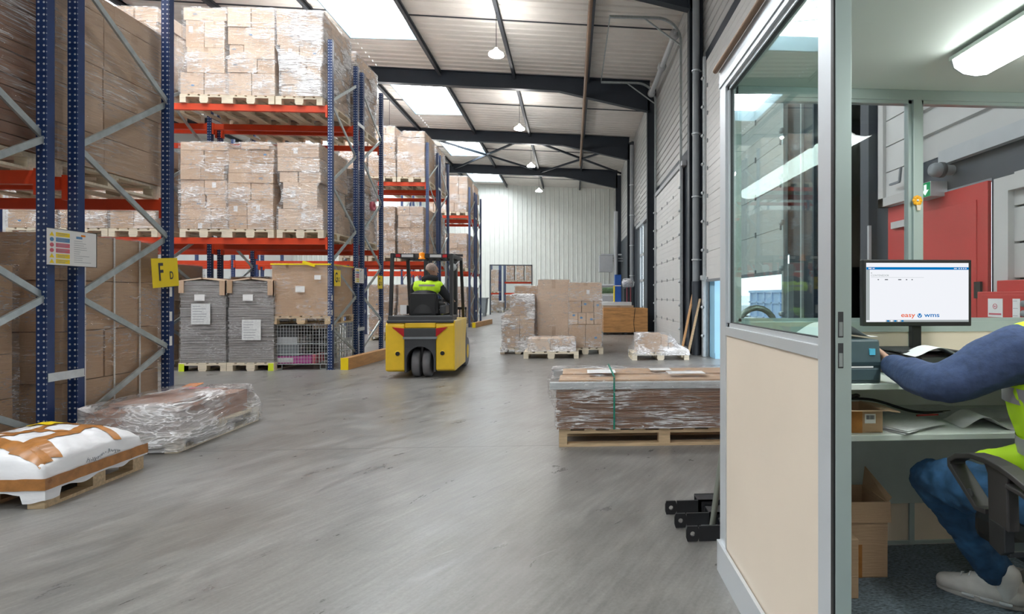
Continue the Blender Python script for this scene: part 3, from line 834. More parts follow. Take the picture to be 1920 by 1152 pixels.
# second rack of the pair
for i, x in enumerate((-4.78, -5.64, -6.46)):
    w_ = ('rightmost', 'middle', 'left')[i]
    load(x, 11.13, 4.69, 'tall milky-wrapped load on the upper beams behind the long rack, %s' % w_, rrows(50 + i), H=1.45 if i == 0 else 1.35, seed=50 + i, fm='film_heavy')
    load(x, 11.13, 2.34, 'wrapped load on the lower beams of the rack behind the long one, %s' % w_, rrows(53 + i), H=1.42, seed=53 + i, fm='film_heavy' if i == 0 else 'film', cmat='card_light')
load(-6.46, 11.13, 0, 'brown carton load on the floor behind the left grey stack', rrows(57, 5), H=1.55, seed=57, cmat='card_plain')
load(-5.62, 11.13, 0, 'brown carton load on the floor behind the right grey stack', rrows(58, 5), H=1.5, seed=58, cmat='card_plain')
for yr, nm, s0 in ((16.10, 'rack behind the forklift roof', 60), (17.57, 'back rack of the pair behind the forklift', 70)):
    for i, x in enumerate((-4.75, -5.58, -6.42)):
        w_ = ('rightmost', 'middle', 'left')[i]
        if yr > 17 and i == 2: continue
        if yr > 17: fm_ = 'film_heavy'
        else: fm_ = 'film'
        load(x, yr, 4.69, 'wrapped carton load on the upper beams, %s, %s' % (nm, w_), [(.5, [(.0, 1)]), (.42, [(0, 1)]), (.14, [(.2, 1)])] if (i == 0 and yr < 17) else rrows(s0 + i), H=1.36 + .14 * i, seed=s0 + i, fm=fm_)
        load(x, yr, 2.34, 'wrapped carton load on the lower beams, %s, %s' % (nm, w_), rrows(s0 + 4 + i, 4), H=1.48, seed=s0 + 4 + i, fm=fm_)
for i, x in enumerate((-4.75, -5.58)):
    load(x, 16.10, 0, 'wrapped carton load on the floor behind the forklift, %s' % ('right', 'left')[i], rrows(80 + i, 5), H=1.5, seed=80 + i)
for yr, nm, s0 in ((22.65, 'front rack of the farthest pair', 90), (24.25, 'last rack before the end wall', 100)):
    for i, x in enumerate((-4.75, -5.60)):
        w_ = ('right', 'left')[i]
        load(x, yr, 4.69, 'wrapped carton load on the upper beams, %s, %s' % (nm, w_), rrows(s0 + i, 4), H=1.5, seed=s0 + i)
        load(x, yr, 2.34, 'wrapped carton load on the lower beams, %s, %s' % (nm, w_), rrows(s0 + 4 + i, 5), H=1.45, seed=s0 + 4 + i)
        load(x, yr, 0, 'wrapped carton load on the floor, %s, %s' % (nm, w_), rrows(s0 + 8 + i, 6), H=1.55, seed=s0 + 8 + i)
# near racks (F1, F2)
F2up = [(.22, [(0, 1)]), (.24, [(0, .5), (.5, 1)]), (.20, [(0, 1)]), (.34, [(0, 1)]), (.12, [(.0, 1)])]
load(-4.80, 4.80, 2.34, 'tall wrapped stack of long cartons on the F D rack beams, nearest its end', F2up, H=1.62, seed=110, W=.86, fm='film_streak', cmat='card')
load(-5.68, 4.80, 2.34, 'wrapped carton stack on the F D rack beams, second from the end', rrows(111), H=1.55, seed=111)
load(-6.50, 4.80, 2.34, 'wrapped carton stack on the F D rack beams, third from the end', rrows(113), H=1.5, seed=113)
load(-4.80, 3.50, 2.34, 'stack of thin flat boards under streaky film on the nearest rack beams', [(.05, [(0, 1)]) for _ in range(22)], H=2.05, seed=112, W=.86, fm='film_streak', cmat='card_brown', marks=False, dbl=False, jit=.004)
load(-5.70, 3.50, 2.34, 'wrapped carton stack on the nearest rack beams, second from the end', rrows(114), H=1.6, seed=114)
load(-4.86, 3.44, 0, 'plain brown carton stack under thin film on the floor at the left edge', [(.3, [(0, 1)]), (.3, [(0, 1)]), (.3, [(0, 1)]), (.3, [(0, 1)])], H=1.42, seed=115, W=.80, D=1.13, cmat='card_plain', fm='film_light', marks=False)
st = load(-4.79, 4.84, 0, 'big brown boxes with white vertical straps on the floor under the F D rack', [(.42, [(0, 1)]), (.45, [(0, 1)]), (.45, [(0, 1)]), (.42, [(0, 1)])], H=1.72, seed=116, W=.86, D=1.1, cmat='card_plain', fm='film_light', marks=False)
for yy in (-.33, -.02, .28):
    s = MB(); s.box(.432, .437, yy - .008, yy + .008, .146, 1.87); s.box(-.43, .437, yy - .008, yy + .008, 1.866, 1.872)
    s.build('strap', M['strap'], st)
load(-5.70, 4.84, 0, 'brown carton stack on the floor under the F D rack, second from its end', rrows(117, 5), H=1.6, seed=117, cmat='card_plain', fm='film_light')
# ------------------------------------------------------------------ grey layered stacks, mesh cage, big carton
def paper(parent, x, y, z, w, h, name='paper_label', m='paper', face='-y', lines=0, m2='print_grey'):
    b = MB()
    if face == '-y': b.box(x - w / 2, x + w / 2, y - .002, y, z - h / 2, z + h / 2)
    elif face == '+x': b.box(x, x + .002, y - w / 2, y + w / 2, z - h / 2, z + h / 2)
    elif face == '-x': b.box(x - .002, x, y - w / 2, y + w / 2, z - h / 2, z + h / 2)
    elif face == 'z': b.box(x - w / 2, x + w / 2, y - h / 2, y + h / 2, z, z + .0015)
    o = b.build(name, M[m], parent)
    if lines:
        t = MB(); r_ = random.Random(int(abs(x * 1000) + z * 77))
        for i in range(lines):
            zz_ = z + h * (.38 - .76 * i / max(1, lines - 1)); ww = w * r_.uniform(.3, .8)
            if face == '-y': t.box(x - w * .42, x - w * .42 + ww, y - .003, y - .002, zz_ - h * .012, zz_ + h * .012)
            elif face == '+x': t.box(x + .002, x + .003, y - w * .42, y - w * .42 + ww, zz_ - h * .012, zz_ + h * .012)
            elif face == '-x': t.box(x - .003, x - .002, y + w * .42 - ww, y + w * .42, zz_ - h * .012, zz_ + h * .012)
            elif face == 'z': t.box(x - w * .42, x - w * .42 + ww, y + zz_ - z - .002, y + zz_ - z + .002, z + .0015, z + .002)
        t.build('printed_lines', M[m2], o)
    return o
def grey_stack(xc, yf, label, lime_left, paper_z, h=1.62):
    W, D = .76, 1.15
    root = empty('layered_cardboard_stack', (xc, yf + D / 2, 0), 0, label, 'stack', 'grey layered stacks on the floor')
    link('pallet', pal_me, root)
    b = MB(); r_ = random.Random(int(-xc * 100)); z = .146; n = 34
    for i in range(n):
        hh = (h - .18) / n; e = r_.uniform(-.006, .006); sag = .004 * (i % 3)
        b.box(-W / 2 - e, W / 2 + e, -D / 2 - e, D / 2, z, z + hh - .004); z += hh
    b.build('flat_cardboard_layers', M['card_grey'], root)
    wrap(root, [(.12, z - .01, -W / 2, W / 2, -D / 2, D / 2)], 'film_light', xc)
    c = MB()   # folded brown top sheets and corner guards
    for s_ in (-1, 1):
        c.add([(s_ * W / 2 * 1.02, -D / 2 - .02, z), (s_ * .02, -D / 2 - .02, z + .05), (s_ * .02, D / 2, z + .05), (s_ * W / 2 * 1.02, D / 2, z),
               (s_ * W / 2 * 1.02, -D / 2 - .02, z - .02), (s_ * .02, -D / 2 - .02, z + .025), (s_ * .02, D / 2, z + .025), (s_ * W / 2 * 1.02, D / 2, z - .02)],
              [(0, 1, 2, 3), (7, 6, 5, 4), (0, 4, 5, 1), (1, 5, 6, 2), (2, 6, 7, 3), (3, 7, 4, 0)])
    c.build('cardboard_cover', M['card_light'], root)
    c = MB(); c.box(W / 2 - .09, W / 2 + .012, -D / 2 - .03, -D / 2 - .012, z - .26, z); c.box(W / 2, W / 2 + .012, -D / 2 - .03, -D / 2 + .08, z - .26, z); c.build('corner_guard', M['card'], root); c = MB()
    c.box(-W / 2 - .012, -W / 2 + .07, -D / 2 - .03, -D / 2 - .012, z - .22, z)
    c.build('corner_guard', M['card'], root)
    l = MB(); x = -W / 2 if lime_left else W / 2 - .07
    l.box(x - .01, x + .08, -D / 2 - .03, -D / 2 + .08, .0, .13); l.build('painted_pallet_block', M['lime_block'], root)
    paper(root, -.04, -D / 2 - .032, z - .30, .17, .11, lines=2); paper(root, .02 if not lime_left else -.02, -D / 2 - .032, paper_z, .32, .36, m='paper_lines', lines=7)
    return root
grey_stack(-6.43, 9.74, 'grey stack of flat cardboard under film, left of the two, high paper sheet', True, 1.0)
grey_stack(-5.62, 9.74, 'grey stack of flat cardboard under film, right of the two, paper sheet lower down', False, .72)
def cage():
    W, D, z0, z1 = 1.02, .95, .10, .80
    root = empty('wire_cage', (-4.80, 9.80 + D / 2, 0), 0, 'wire mesh stillage cage on the floor under the big brown carton', 'cage')
    fr = MB()
    for x in (-W / 2, W / 2):
        for y in (-D / 2, D / 2): fr.tube([(x, y, .02), (x, y, z1)], .012, 8)
    for z in (z0, .28, .47, z1):
        for (a, b_) in (((-W / 2, -D / 2), (W / 2, -D / 2)), ((W / 2, -D / 2), (W / 2, D / 2)), ((W / 2, D / 2), (-W / 2, D / 2)), ((-W / 2, D / 2), (-W / 2, -D / 2))):
            fr.tube([(a[0], a[1], z), (b_[0], b_[1], z)], .007, 6)
    fr.build('cage_frame', M['galv'], root)
    me = MB()
    for i in range(21):
        x = -W / 2 + W * i / 20
        for y in (-D / 2, D / 2): me.bar((x, y, z0), (x, y, z1), .005)
    for i in range(19):
        y = -D / 2 + D * i / 18
        for x in (-W / 2, W / 2): me.bar((x, y, z0), (x, y, z1), .005)
    for i in range(13):
        z = z0 + (z1 - z0) * i / 12
        for y in (-D / 2, D / 2): me.bar((-W / 2, y, z), (W / 2, y, z), .004)
        for x in (-W / 2, W / 2): me.bar((x, -D / 2, z), (x, D / 2, z), .004)
    me.build('wire_mesh', M['galv_light'], root)
    for x in (-W / 2 + .12, W / 2 - .14):
        l = MB()
        l.tube([(x - .05, -D / 2 + .02, z0), (x - .05, -D / 2 + .02, .012), (x + .05, -D / 2 + .02, .012), (x + .05, -D / 2 + .02, z0)], .009, 8)
        l.tube([(x - .05, D / 2 - .02, z0), (x - .05, D / 2 - .02, .012), (x + .05, D / 2 - .02, .012), (x + .05, D / 2 - .02, z0)], .009, 8)
        l.build('cage_foot', M['galv'], root)
    return root
cg = cage()
def boxthing(name, x0, x1, y0, y1, z0, z1, m, label, cat, group=None, bevel=.003):
    b = MB(); b.box(x0 - (x0 + x1) / 2, x1 - (x0 + x1) / 2, y0 - (y0 + y1) / 2, y1 - (y0 + y1) / 2, 0, z1 - z0)
    o = b.build(name, M[m], None, bevel, ((x0 + x1) / 2, (y0 + y1) / 2, z0)); return tag(o, label, cat, group)
cx = -4.80
pk = boxthing('pink_carton', cx - .47, cx + .16, 9.84, 10.1, .108, .24, 'magenta', 'purple printed flat carton at the bottom of the wire cage', 'box')
b = MB(); b.box(-.31, .0, -.132, -.131, .02, .10); b.build('printed_band', M['paper_lines'], pk)
boxthing('pink_carton', cx + .17, cx + .22, 9.84, 10.2, .108, .27, 'pink', 'pink red printed carton standing in the wire cage', 'box')
boxthing('carton', cx - .46, cx - .06, 9.84, 10.5, .245, .44, 'bin_grey', 'grey plastic crate stacked in the left of the wire cage', 'crate')
boxthing('carton', cx - .46, cx - .10, 9.86, 10.4, .444, .58, 'grey_light', 'pale grey box above the grey crate in the wire cage', 'box')
boxthing('carton', cx - .45, cx - .10, 9.86, 10.4, .584, .74, 'dark_grey', 'dark ribbed tray on top inside the wire cage', 'tray')
for i in range(5):
    x = cx + .27 + i * .045
    b = MB()
    for k in range(8): b.bar((0, -.35 + .1 * k, 0), (0, -.35 + .1 * k, .62), .006)
    for k in range(5): b.bar((0, -.35, .01 + .15 * k), (0, .35, .01 + .15 * k), .006)
    tag(b.build('folded_grid', M['galv_light'], None, 0, (x, 10.25, .11)), 'folded wire grid standing upright at the right inside the mesh cage', 'wire grid', 'wire grids in the cage')
b = MB(); b.box(-.10, .10, -.3, .3, 0, .58); tag(b.build('black_crate', M['black'], None, .004, (cx + .08, 10.55, .11)), 'black plastic crate standing in the middle of the wire cage', 'crate')
bigc = empty('carton_load', (-4.79, 9.76 + .5, .815), 0, 'big plain brown carton under film and yellow straps, standing on the wire cage', 'pallet load')
pb = pallet_mesh(1.02, 1.0, 6); pb.build('pallet', M['wood'], bigc)
link('carton', cube('card_plain'), bigc, (0, 0, .146 + .46), (1.0, .96, .92))
wrap(bigc, [(.06, 1.07, -.505, .505, -.49, .49)], 'film_light', 5.5)
b = MB()
for x in (-.25, .18): b.box(x - .02, x + .02, -.5, .49, 1.074, 1.078)
b.box(-.51, .51, -.52, -.50, 1.05, 1.075); b.box(.505, .52, -.5, .5, 1.05, 1.075); b.obox((.15, -.52, 1.07), (.22, .02, .05), (0, .3, 0))
b.build('yellow_strap', M['sign_yellow'], bigc)
paper(bigc, 0, -.523, .62, .16, .11, lines=2); paper(bigc, .3, -.523, .83, .11, .08)
# ------------------------------------------------------------------ guard timbers on the floor
def timber(x, y, ln, rz, label, h=.21, w=.13):
    root = empty('guard_timber', (x, y, 0), rz, label, 'timber', 'guard timbers at the rack ends')
    b = MB(); b.box(-w / 2, w / 2, 0.012, ln, 0, h); b.build('beam', M['timber'], root, .004)
    b = MB(); b.box(-w / 2 - .002, w / 2 + .002, 0, .012, 0, h + .002); b.build('yellow_end', M['sign_yellow'], root)
timber(-4.03, 9.74, 2.75, -R(4), 'long honey-coloured timber on the floor beside the forklift, yellow front end')
timber(-4.03, 22.3, 3.2, -R(4), 'timber on the floor beside the farthest racks, yellow front end')
timber(-4.03, 3.3 - .0, .01, 0, '') if 0 else None

# ------------------------------------------------------------------ floor pallets in the middle
def wood_pallet(parent, w, d, m, boards=5, rot=0, loc=(0, 0, 0)):
    return pallet_mesh(w, d, boards).build('pallet', M[m], parent, 0, loc, (0, 0, rot))
def stack(name, xc, yc, W, D, rows, H, seed, label, cmat='card', fm='film', pm='wood_white', marks=True, pw=None, pd=None, skirt=None, z=0, cat='pallet load', dbl=True, group='wrapped loads standing on the open floor', rz=0):
    rnd = random.Random(seed)
    root = empty(name, (xc, yc, z), rz, label, cat, group)
    wood_pallet(root, pw or W, pd or D, pm)
    tot = sum(r_[0] for r_ in rows); zz_ = .146; layers = []
    for hf, ivs in rows:
        h = hf / tot * H; lx0, lx1 = 9, -9
        for (a, b_) in ivs:
            x0 = -W / 2 + a * W; x1 = -W / 2 + b_ * W; lx0 = min(lx0, x0); lx1 = max(lx1, x1)
            segs = [(-D / 2 + .01, 0), (0, D / 2 - .01)] if dbl else [(-D / 2 + .01, D / 2 - .01)]
            for si, (ya, yb) in enumerate(segs):
                o = link('carton', cube(cmat), root, ((x0 + x1) / 2, (ya + yb) / 2 + rnd.uniform(-.008, .008), zz_ + h / 2), (x1 - x0 - rnd.uniform(.006, .016), yb - ya - .006, h - .006))
                if marks and si == 0 and rnd.random() < .6:
                    k = rnd.random(); me = oval_me if k < .4 else label_me if k < .75 else pr_me
                    w_ = x1 - x0
                    link('printed_mark' if me is not label_me else 'paper_label', me, o, (rnd.uniform(-.25, .25), -.5 - .002 / (yb - ya), rnd.uniform(-.1, .3)), ((.07) / w_, 1, min(.5, (.05 if me is oval_me else .09) / h)))
        layers.append((zz_, zz_ + h, lx0, lx1, -D / 2, D / 2)); zz_ += h
    if fm: wrap(root, layers, fm, seed * 2.1, skirt=skirt)
    return root
P1 = stack('pallet_load', -1.21, 12.55, .72, .8, [(.2, [(0, .55), (.55, 1)]), (.22, [(0, .55), (.55, 1)]), (.18, [(.0, .55), (.55, 1)]), (.38, [(.28, 1)])], 1.20, 301, 'loosely wrapped carton stack with torn white film, leftmost on the open floor', fm='film_heavy', skirt=(.05, .04), pw=.8)
stack('pallet_load', -1.02, 14.0, .80, 1.1, [(.5, [(0, 1)]), (.5, [(0, 1)])], 1.42, 302, 'brown wrapped carton load behind the torn-film stack', cmat='card_plain', fm='film', marks=False)
stack('pallet_load', -.42, 12.9, .74, .9, [(.16, [(-.08, 1.15)]), (.84, [(0, 1)])], 1.55, 303, 'tall single brown carton over a wider box, behind the low white pallet', cmat='card_light', fm='film_light', marks=True, pw=.84)
stack('pallet_load', .31, 12.42, .74, .8, [(.36, [(0, .5), (.5, 1)]), (.18, [(0, .27), (.27, .52), (.52, .76), (.76, 1)]), (.18, [(0, .38), (.38, .75), (.75, 1)]), (.28, [(0, 1)])], 1.47, 304, 'square-cornered carton stack with blue marks, rightmost of the standing stacks', fm='film', pw=.8)
stack('pallet_load', -.06, 14.3, .80, 1.1, [(.5, [(0, 1)]), (.5, [(0, 1)])], 1.5, 305, 'brown wrapped load half hidden behind the tall single carton', cmat='card_plain', fm='film', marks=False)
lowp = stack('low_pallet_load', -.43, 11.62, 1.0, .68, [(1, [(0, .48), (.48, 1)])], .27, 306, 'low white-filmed load on a pale pallet in front of the carton stacks', cmat='card_light', fm='film_drape', marks=False, pw=1.15, pd=.8)
P6 = empty('low_pallet_load', (1.82, 11.22, 0), 0, 'small boxes under draped film on a pale pallet beside the dock door', 'pallet load', 'wrapped loads standing on the open floor')
wood_pallet(P6, 1.17, .8, 'wood_white')
link('carton', cube('card'), P6, (-.22, -.02, .146 + .19), (.50, .42, .38)); link('carton', cube('card_light'), P6, (.11, .0, .146 + .17), (.14, .40, .34)); link('carton', cube('card_light'), P6, (.26, -.05, .146 + .09), (.10, .2, .18))
wrap(P6, [(.10, .14, -.58, .58, -.40, .40), (.15, .2, -.5, .5, -.36, .36), (.30, .36, -.49, .33, -.26, .24), (.42, .53, -.47, .2, -.24, .2)], 'film_drape', 9.1, off=.01)
# wooden crate
def crate():
    x0, x1, y0, y1, z0, z1 = 1.07, 2.58, 18.75 - .75, 18.75 + .25, .08, .90
    root = empty('wooden_crate', ((x0 + x1) / 2, (y0 + y1) / 2, 0), 0, 'long open plywood crate of two stacked collars by the dark column', 'crate')
    w = (x1 - x0) / 2; d = (y1 - y0) / 2
    for k, (za, zb) in enumerate(((z0, .485), (.49, z1))):
        b = MB(); t = .03
        b.box(-w, w, -d, -d + t, za, zb); b.box(-w, w, d - t, d, za, zb); b.box(-w, -w + t, -d + t, d - t, za, zb); b.box(w - t, w, -d + t, d - t, za, zb)
        b.build('crate_collar', M['ply'], root, .004)
    b = MB(); b.box(-w, w, -d, d, .06, .08)
    for x in (-w + .05, 0, w - .05): b.box(x - .05, x + .05, -d, d, 0, .06)
    b.build('crate_base', M['black'], root)
    b = MB(); b.tube([(w * .42, -d - .006, .05), (w * .36, -d - .008, .4), (w * .43, -d - .006, .9)], .008, 6); b.build('strap', M['black'], root)
crate()
# odds and ends standing behind the crate
whb = boxthing('storage_box', 1.20, 2.35, 20.2, 21.0, 0, .95, 'card', 'wide brown cardboard box behind the plywood crate', 'box')
b = MB(); b.box(-.60, .5, -.42, .42, .951, 1.08); b.build('box_lid', M['paper'], whb)
bl = MB(); bl.box(-.12, .12, -.15, .15, 0, 1.05); bo = tag(bl.build('blue_panel', M['blue'], None, .004, (1.78, 20.6, 1.085)), 'upright royal blue panel standing behind the plywood crate', 'panel')
b = MB(); b.box(-.16, -.125, -.14, .14, 0, .62); b.build('yellow_edge', M['sign_yellow'], bo)
b = MB(); b.box(-.122, .122, -.153, -.15, .60, .64); b.build('white_strap', M['paper'], bo)
mc = empty('wrapped_machine', (1.25, 22.2, 0), 0, 'pale wrapped machine parts heaped behind the rightmost carton stack', 'machine')
b = MB(); b.box(-.45, .45, -.4, .4, 0, 1.35); b.build('machine_body', M['grey_light'], mc, .03)
b = MB(); b.tube([(-.45, 0, 1.52), (.5, 0, 1.55)], .13, 10); b.build('green_roll', M['foliage'], mc)
b = MB(); b.tube([(-.5, -.2, 1.72), (.55, -.2, 1.75)], .06, 8); b.build('grey_tube', M['grey_light'], mc)
sk = empty('bundled_tubes', (2.25, 21.2, 0), 0, 'bundle of upright dark and red tubes beside the blue panel', 'tubes')
for i in range(7):
    b = MB(); b.tube([(-.15 + .05 * i, .03 * (i % 2), 0), (-.15 + .05 * i, .03 * (i % 2), 1.6 + .04 * (i % 3))], .022, 8); b.build('tube', M['pink' if i % 3 == 2 else 'dark_grey'], sk)
b = MB(); b.lathe([(.02, 1.65), (.22, 1.68), (.27, 1.85), (.2, 2.0), (.02, 2.02)], (0, 0, 0), 'z', 12); b.build('plastic_bag', M['film_heavy'], sk)
# grey bin beside the end opening
bn = empty('plastic_bin', (-5.95, 34.9, 0), 0, 'grey plastic bin on feet beside the opening in the end wall', 'bin')
b = MB(); b.prism([(-.42, .2), (.42, .2), (.5, 1.15), (-.5, 1.15)], -.4, .4, 'y'); b.build('bin_body', M['bin_grey'], bn, .02)
b = MB(); b.box(-.54, .54, -.44, .44, 1.13, 1.2); b.build('bin_rim', M['bin_grey'], bn)
for x in (-.32, .32):
    b = MB(); b.box(x - .07, x + .07, -.38, .38, 0, .2); b.build('bin_foot', M['bin_grey'], bn)

# ------------------------------------------------------------------ long wrapped pallet at the right
LP = empty('long_pallet_load', (-.11, 4.66, 0), -R(.6), 'long wrapped load of brown boards with silver tube edge, in front of the office', 'pallet load')
L, Dp = 1.85, .80
b = MB()
b.box(0, L, 0, .022 + .0, 0, .022) if 0 else None
for y in (0, Dp / 2 - .05, Dp - .1):
    b.box(0, L, y, y + .1, 0, .022)
    b.box(0, L, y, y + .1, .115, .140)
b.build('pallet_runner', M['wood'], LP)
for i, x in enumerate((0, L / 2 - .05, L - .07)):
    for y in (0, Dp / 2 - .05, Dp - .1):
        q = MB(); q.box(x, x + (.1 if i == 1 else .07), y + .001, y + .099, .022, .115); q.build('pallet_block', M['wood'], LP)
b = MB()
for i in range(9): b.box(.0 + i * (L - .1) / 8, .1 + i * (L - .1) / 8, 0, Dp, .140, .158)
b.build('pallet_deck', M['wood'], LP)
b = MB(); z = .16; r_ = random.Random(5)
for i in range(20):
    e = r_.uniform(-.006, .006); b.box(-.02 + e, L + .05 + e, -.02 + e, Dp, z, z + .0155); z += .0172
b.build('brown_boards', M['card_brown'], LP)
b = MB(); b.box(-.08, L + .05, -.035, .02, z + .002, z + .062); b.box(-.08, L + .05, Dp - .06, Dp, z + .002, z + .062); b.build('silver_edge_profile', M['galv_light'], LP, .004)
b = MB(); b.box(.0, L, .03, .33, z + .002, z + .075); b.box(.02, L, .35, .70, z + .002, z + .085); b.build('brown_box', M['card_plain'], LP, .003)
zt = z + .09
wrap(LP, [(.16, z - .02, -.025, L + .06, -.025, Dp + .01), (z, z + .062, -.085, L + .06, -.04, Dp + .02), (z + .07, zt, -.05, L + .05, .0, Dp)], 'film_long', 44.4, off=.006, amp=.012, res=34)
for (x, y, w_, h_) in ((.38, .3, .26, .22), (.95, .42, .2, .15), (1.15, .2, .34, .16)): paper(LP, x, y, zt + .02, w_, h_, 'paper_sheet', 'paper', 'z', lines=4)
b = MB(); b.box(.47, .485, -.052, -.048, .16, zt + .015); b.box(.47, .485, -.05, Dp + .02, zt + .02, zt + .024); b.build('green_strap', M['strap_green'], LP)
# ------------------------------------------------------------------ near left pallets
def height_white(u, v):
    """u,v in 0..1 over the footprint"""
    a = max(0, 1 - abs(2 * u - 1) ** 3.2); b_ = max(0, 1 - abs(2 * v - 1) ** 4)
    h = (a * b_) ** .6
    return .13 + .10 * min(1, h * 6) + .19 * h * (.86 + .14 * noise.noise(Vector((u * 3, v * 3, 2)))) + .012 * noise.noise(Vector((u * 14, v * 14, 5)))
W1, D1_ = .84, .78
NP = empty('wrapped_pallet_load', (-3.26 - W1 / 2, 3.50 + D1_ / 2, 0), R(1), 'white plastic mound criss-crossed with brown tape on a pallet, bottom left', 'pallet load')
wood_pallet(NP, W1, D1_, 'wood', 5)
b = MB()
def sw(u, v):
    x = (u - .5) * (W1 + .02); y = (v - .5) * (D1_ + .02); return (x, y, height_white(u, v))
def sidep(x, y): return .105 - .05 * max(0, noise.noise(Vector((x * 6, y * 6, 0)))) - (.05 if (x > .3 and y < -.3) else 0)
b.grid(sw, 60, 54)
n_ = 60
for (fa) in (lambda t: (t, 0), lambda t: (1, t), lambda t: (1 - t, 1), lambda t: (0, 1 - t)):
    vs = []
    for i in range(n_ + 1):
        u, v = fa(i / n_); p = sw(u, v)
        vs += [p, (p[0] * 1.012, p[1] * 1.012, (p[2] + .1) / 2), (p[0] * 1.015, p[1] * 1.015, sidep(p[0], p[1]))]
    b.add(vs, [q for i in range(n_) for q in ((i * 3, i * 3 + 3, i * 3 + 4, i * 3 + 1), (i * 3 + 1, i * 3 + 4, i * 3 + 5, i * 3 + 2))], True)
wsheet = b.build('plastic_sheet', M['white_film'], NP)
def tapeon(pts, w):
    """tape ribbon following the mound; pts in u,v"""
    t = MB(); n = 40; path = []
    for k in range(n + 1):
        s_ = k / n * (len(pts) - 1); i = min(int(s_), len(pts) - 2); fr_ = s_ - i
        path.append((pts[i][0] * (1 - fr_) + pts[i + 1][0] * fr_, pts[i][1] * (1 - fr_) + pts[i + 1][1] * fr_))
    vs = []
    for k in range(n + 1):
        p = path[k]; q = path[min(k + 1, n)]; o = path[max(k - 1, 0)]
        d = Vector((q[0] - o[0], q[1] - o[1])).normalized(); nn = Vector((-d.y, d.x))
        for s_ in (-1, 0, 1):
            u = min(1, max(0, p[0] + nn.x * w * s_ / 2)); v = min(1, max(0, p[1] + nn.y * w * s_ / 2))
            x, y, z_ = sw(u, v); vs.append((x * 1.004, y * 1.004, z_ + .005))
    t.add(vs, [q for k in range(n) for q in ((k * 3, k * 3 + 1, k * 3 + 4, k * 3 + 3), (k * 3 + 1, k * 3 + 2, k * 3 + 5, k * 3 + 4))], True)
    return t.build('packing_tape', M['tape'], NP)
for pts, w_ in (([(0, .22), (.4, .20), (.96, .06)], .09), ([(0, .50), (.45, .5), (.75, .5)], .07), ([(.1, .76), (.5, .78), (.98, .70)], .07), ([(.42, .04), (.5, .5), (.45, .95)], .08), ([(.74, .06), (.78, .5), (.70, .92)], .08), ([(.76, .2), (.95, .12)], .13), ([(.15, .1), (.2, .9)], .06)):
    tapeon(pts, w_)
for fa in (lambda t: (t, 0), lambda t: (1, t)):
    t = MB(); vs = []
    for i in range(41):
        u, v = fa(i / 40); p = sw(u, v); w_ = .5 + .5 * noise.noise(Vector((i * .3, 1, 1)))
        vs += [(p[0] * 1.02, p[1] * 1.02, .185 + .01 * w_), (p[0] * 1.024, p[1] * 1.024, .115 + .006 * w_)]
    t.add(vs, [(i * 2, i * 2 + 2, i * 2 + 3, i * 2 + 1) for i in range(40)], True)
    t.build('packing_tape', M['tape'], NP)
b = MB(); b.grid(lambda u, v: tuple(Vector(sw(.30 + .2 * u, .66 + .2 * v)) + Vector((0, 0, .010))), 10, 10); b.build('yellow_label', M['sign_yellow'], NP)
b = MB(); r_ = random.Random(31); yy = -.10
while yy < .16:
    x_ = W1 / 2 + .012; z_ = .215 + .012 * math.sin(yy * 30)
    for _ in range(2):
        dz = r_.uniform(-.016, .016); dy = r_.uniform(-.012, .018)
        b.bar((x_, yy, z_ - dz), (x_ - .004, yy + dy, z_ + dz), .0035, .002)
    yy += r_.uniform(.012, .02)
b.build('handwriting', M['print_grey'], NP)

W2, D2_ = .78, 1.20
NQ = empty('wrapped_pallet_load', (-3.30 - W2 / 2, 4.66 + D2_ / 2, 0), R(1), 'low rosy brown carton under loose clear film on a pallet, behind the white mound', 'pallet load')
wood_pallet(NQ, W2, D2_, 'wood_white', 6)
for (xa, xb, ya, yb, z0, z1) in ((-.36, .34, -.57, .02, .146, .34), (-.36, .33, .03, .50, .146, .35), (-.30, .20, -.4, .4, .36, .38)):
    link('carton', cube('card_pink'), NQ, ((xa + xb) / 2, (ya + yb) / 2, (z0 + z1) / 2), (xb - xa, yb - ya, z1 - z0))
wrap(NQ, [(.02, .1, -.40, .40, -.61, .61), (.12, .16, -.385, .385, -.60, .60), (.24, .345, -.365, .35, -.58, .52), (.37, .39, -.31, .24, -.45, .42)], 'film_drape', 3.3, off=.01, amp=.02)
b = MB(); b.obox((-.18, .45, .40), (.12, .30, .006), (0, 0, .3)); b.build('yellow_label', M['amber'], NQ)
b = MB(); b.obox((.02, .22, .412), (.2, .05, .003), (0, 0, .2)); b.build('red_tape', M['pink'], NQ)
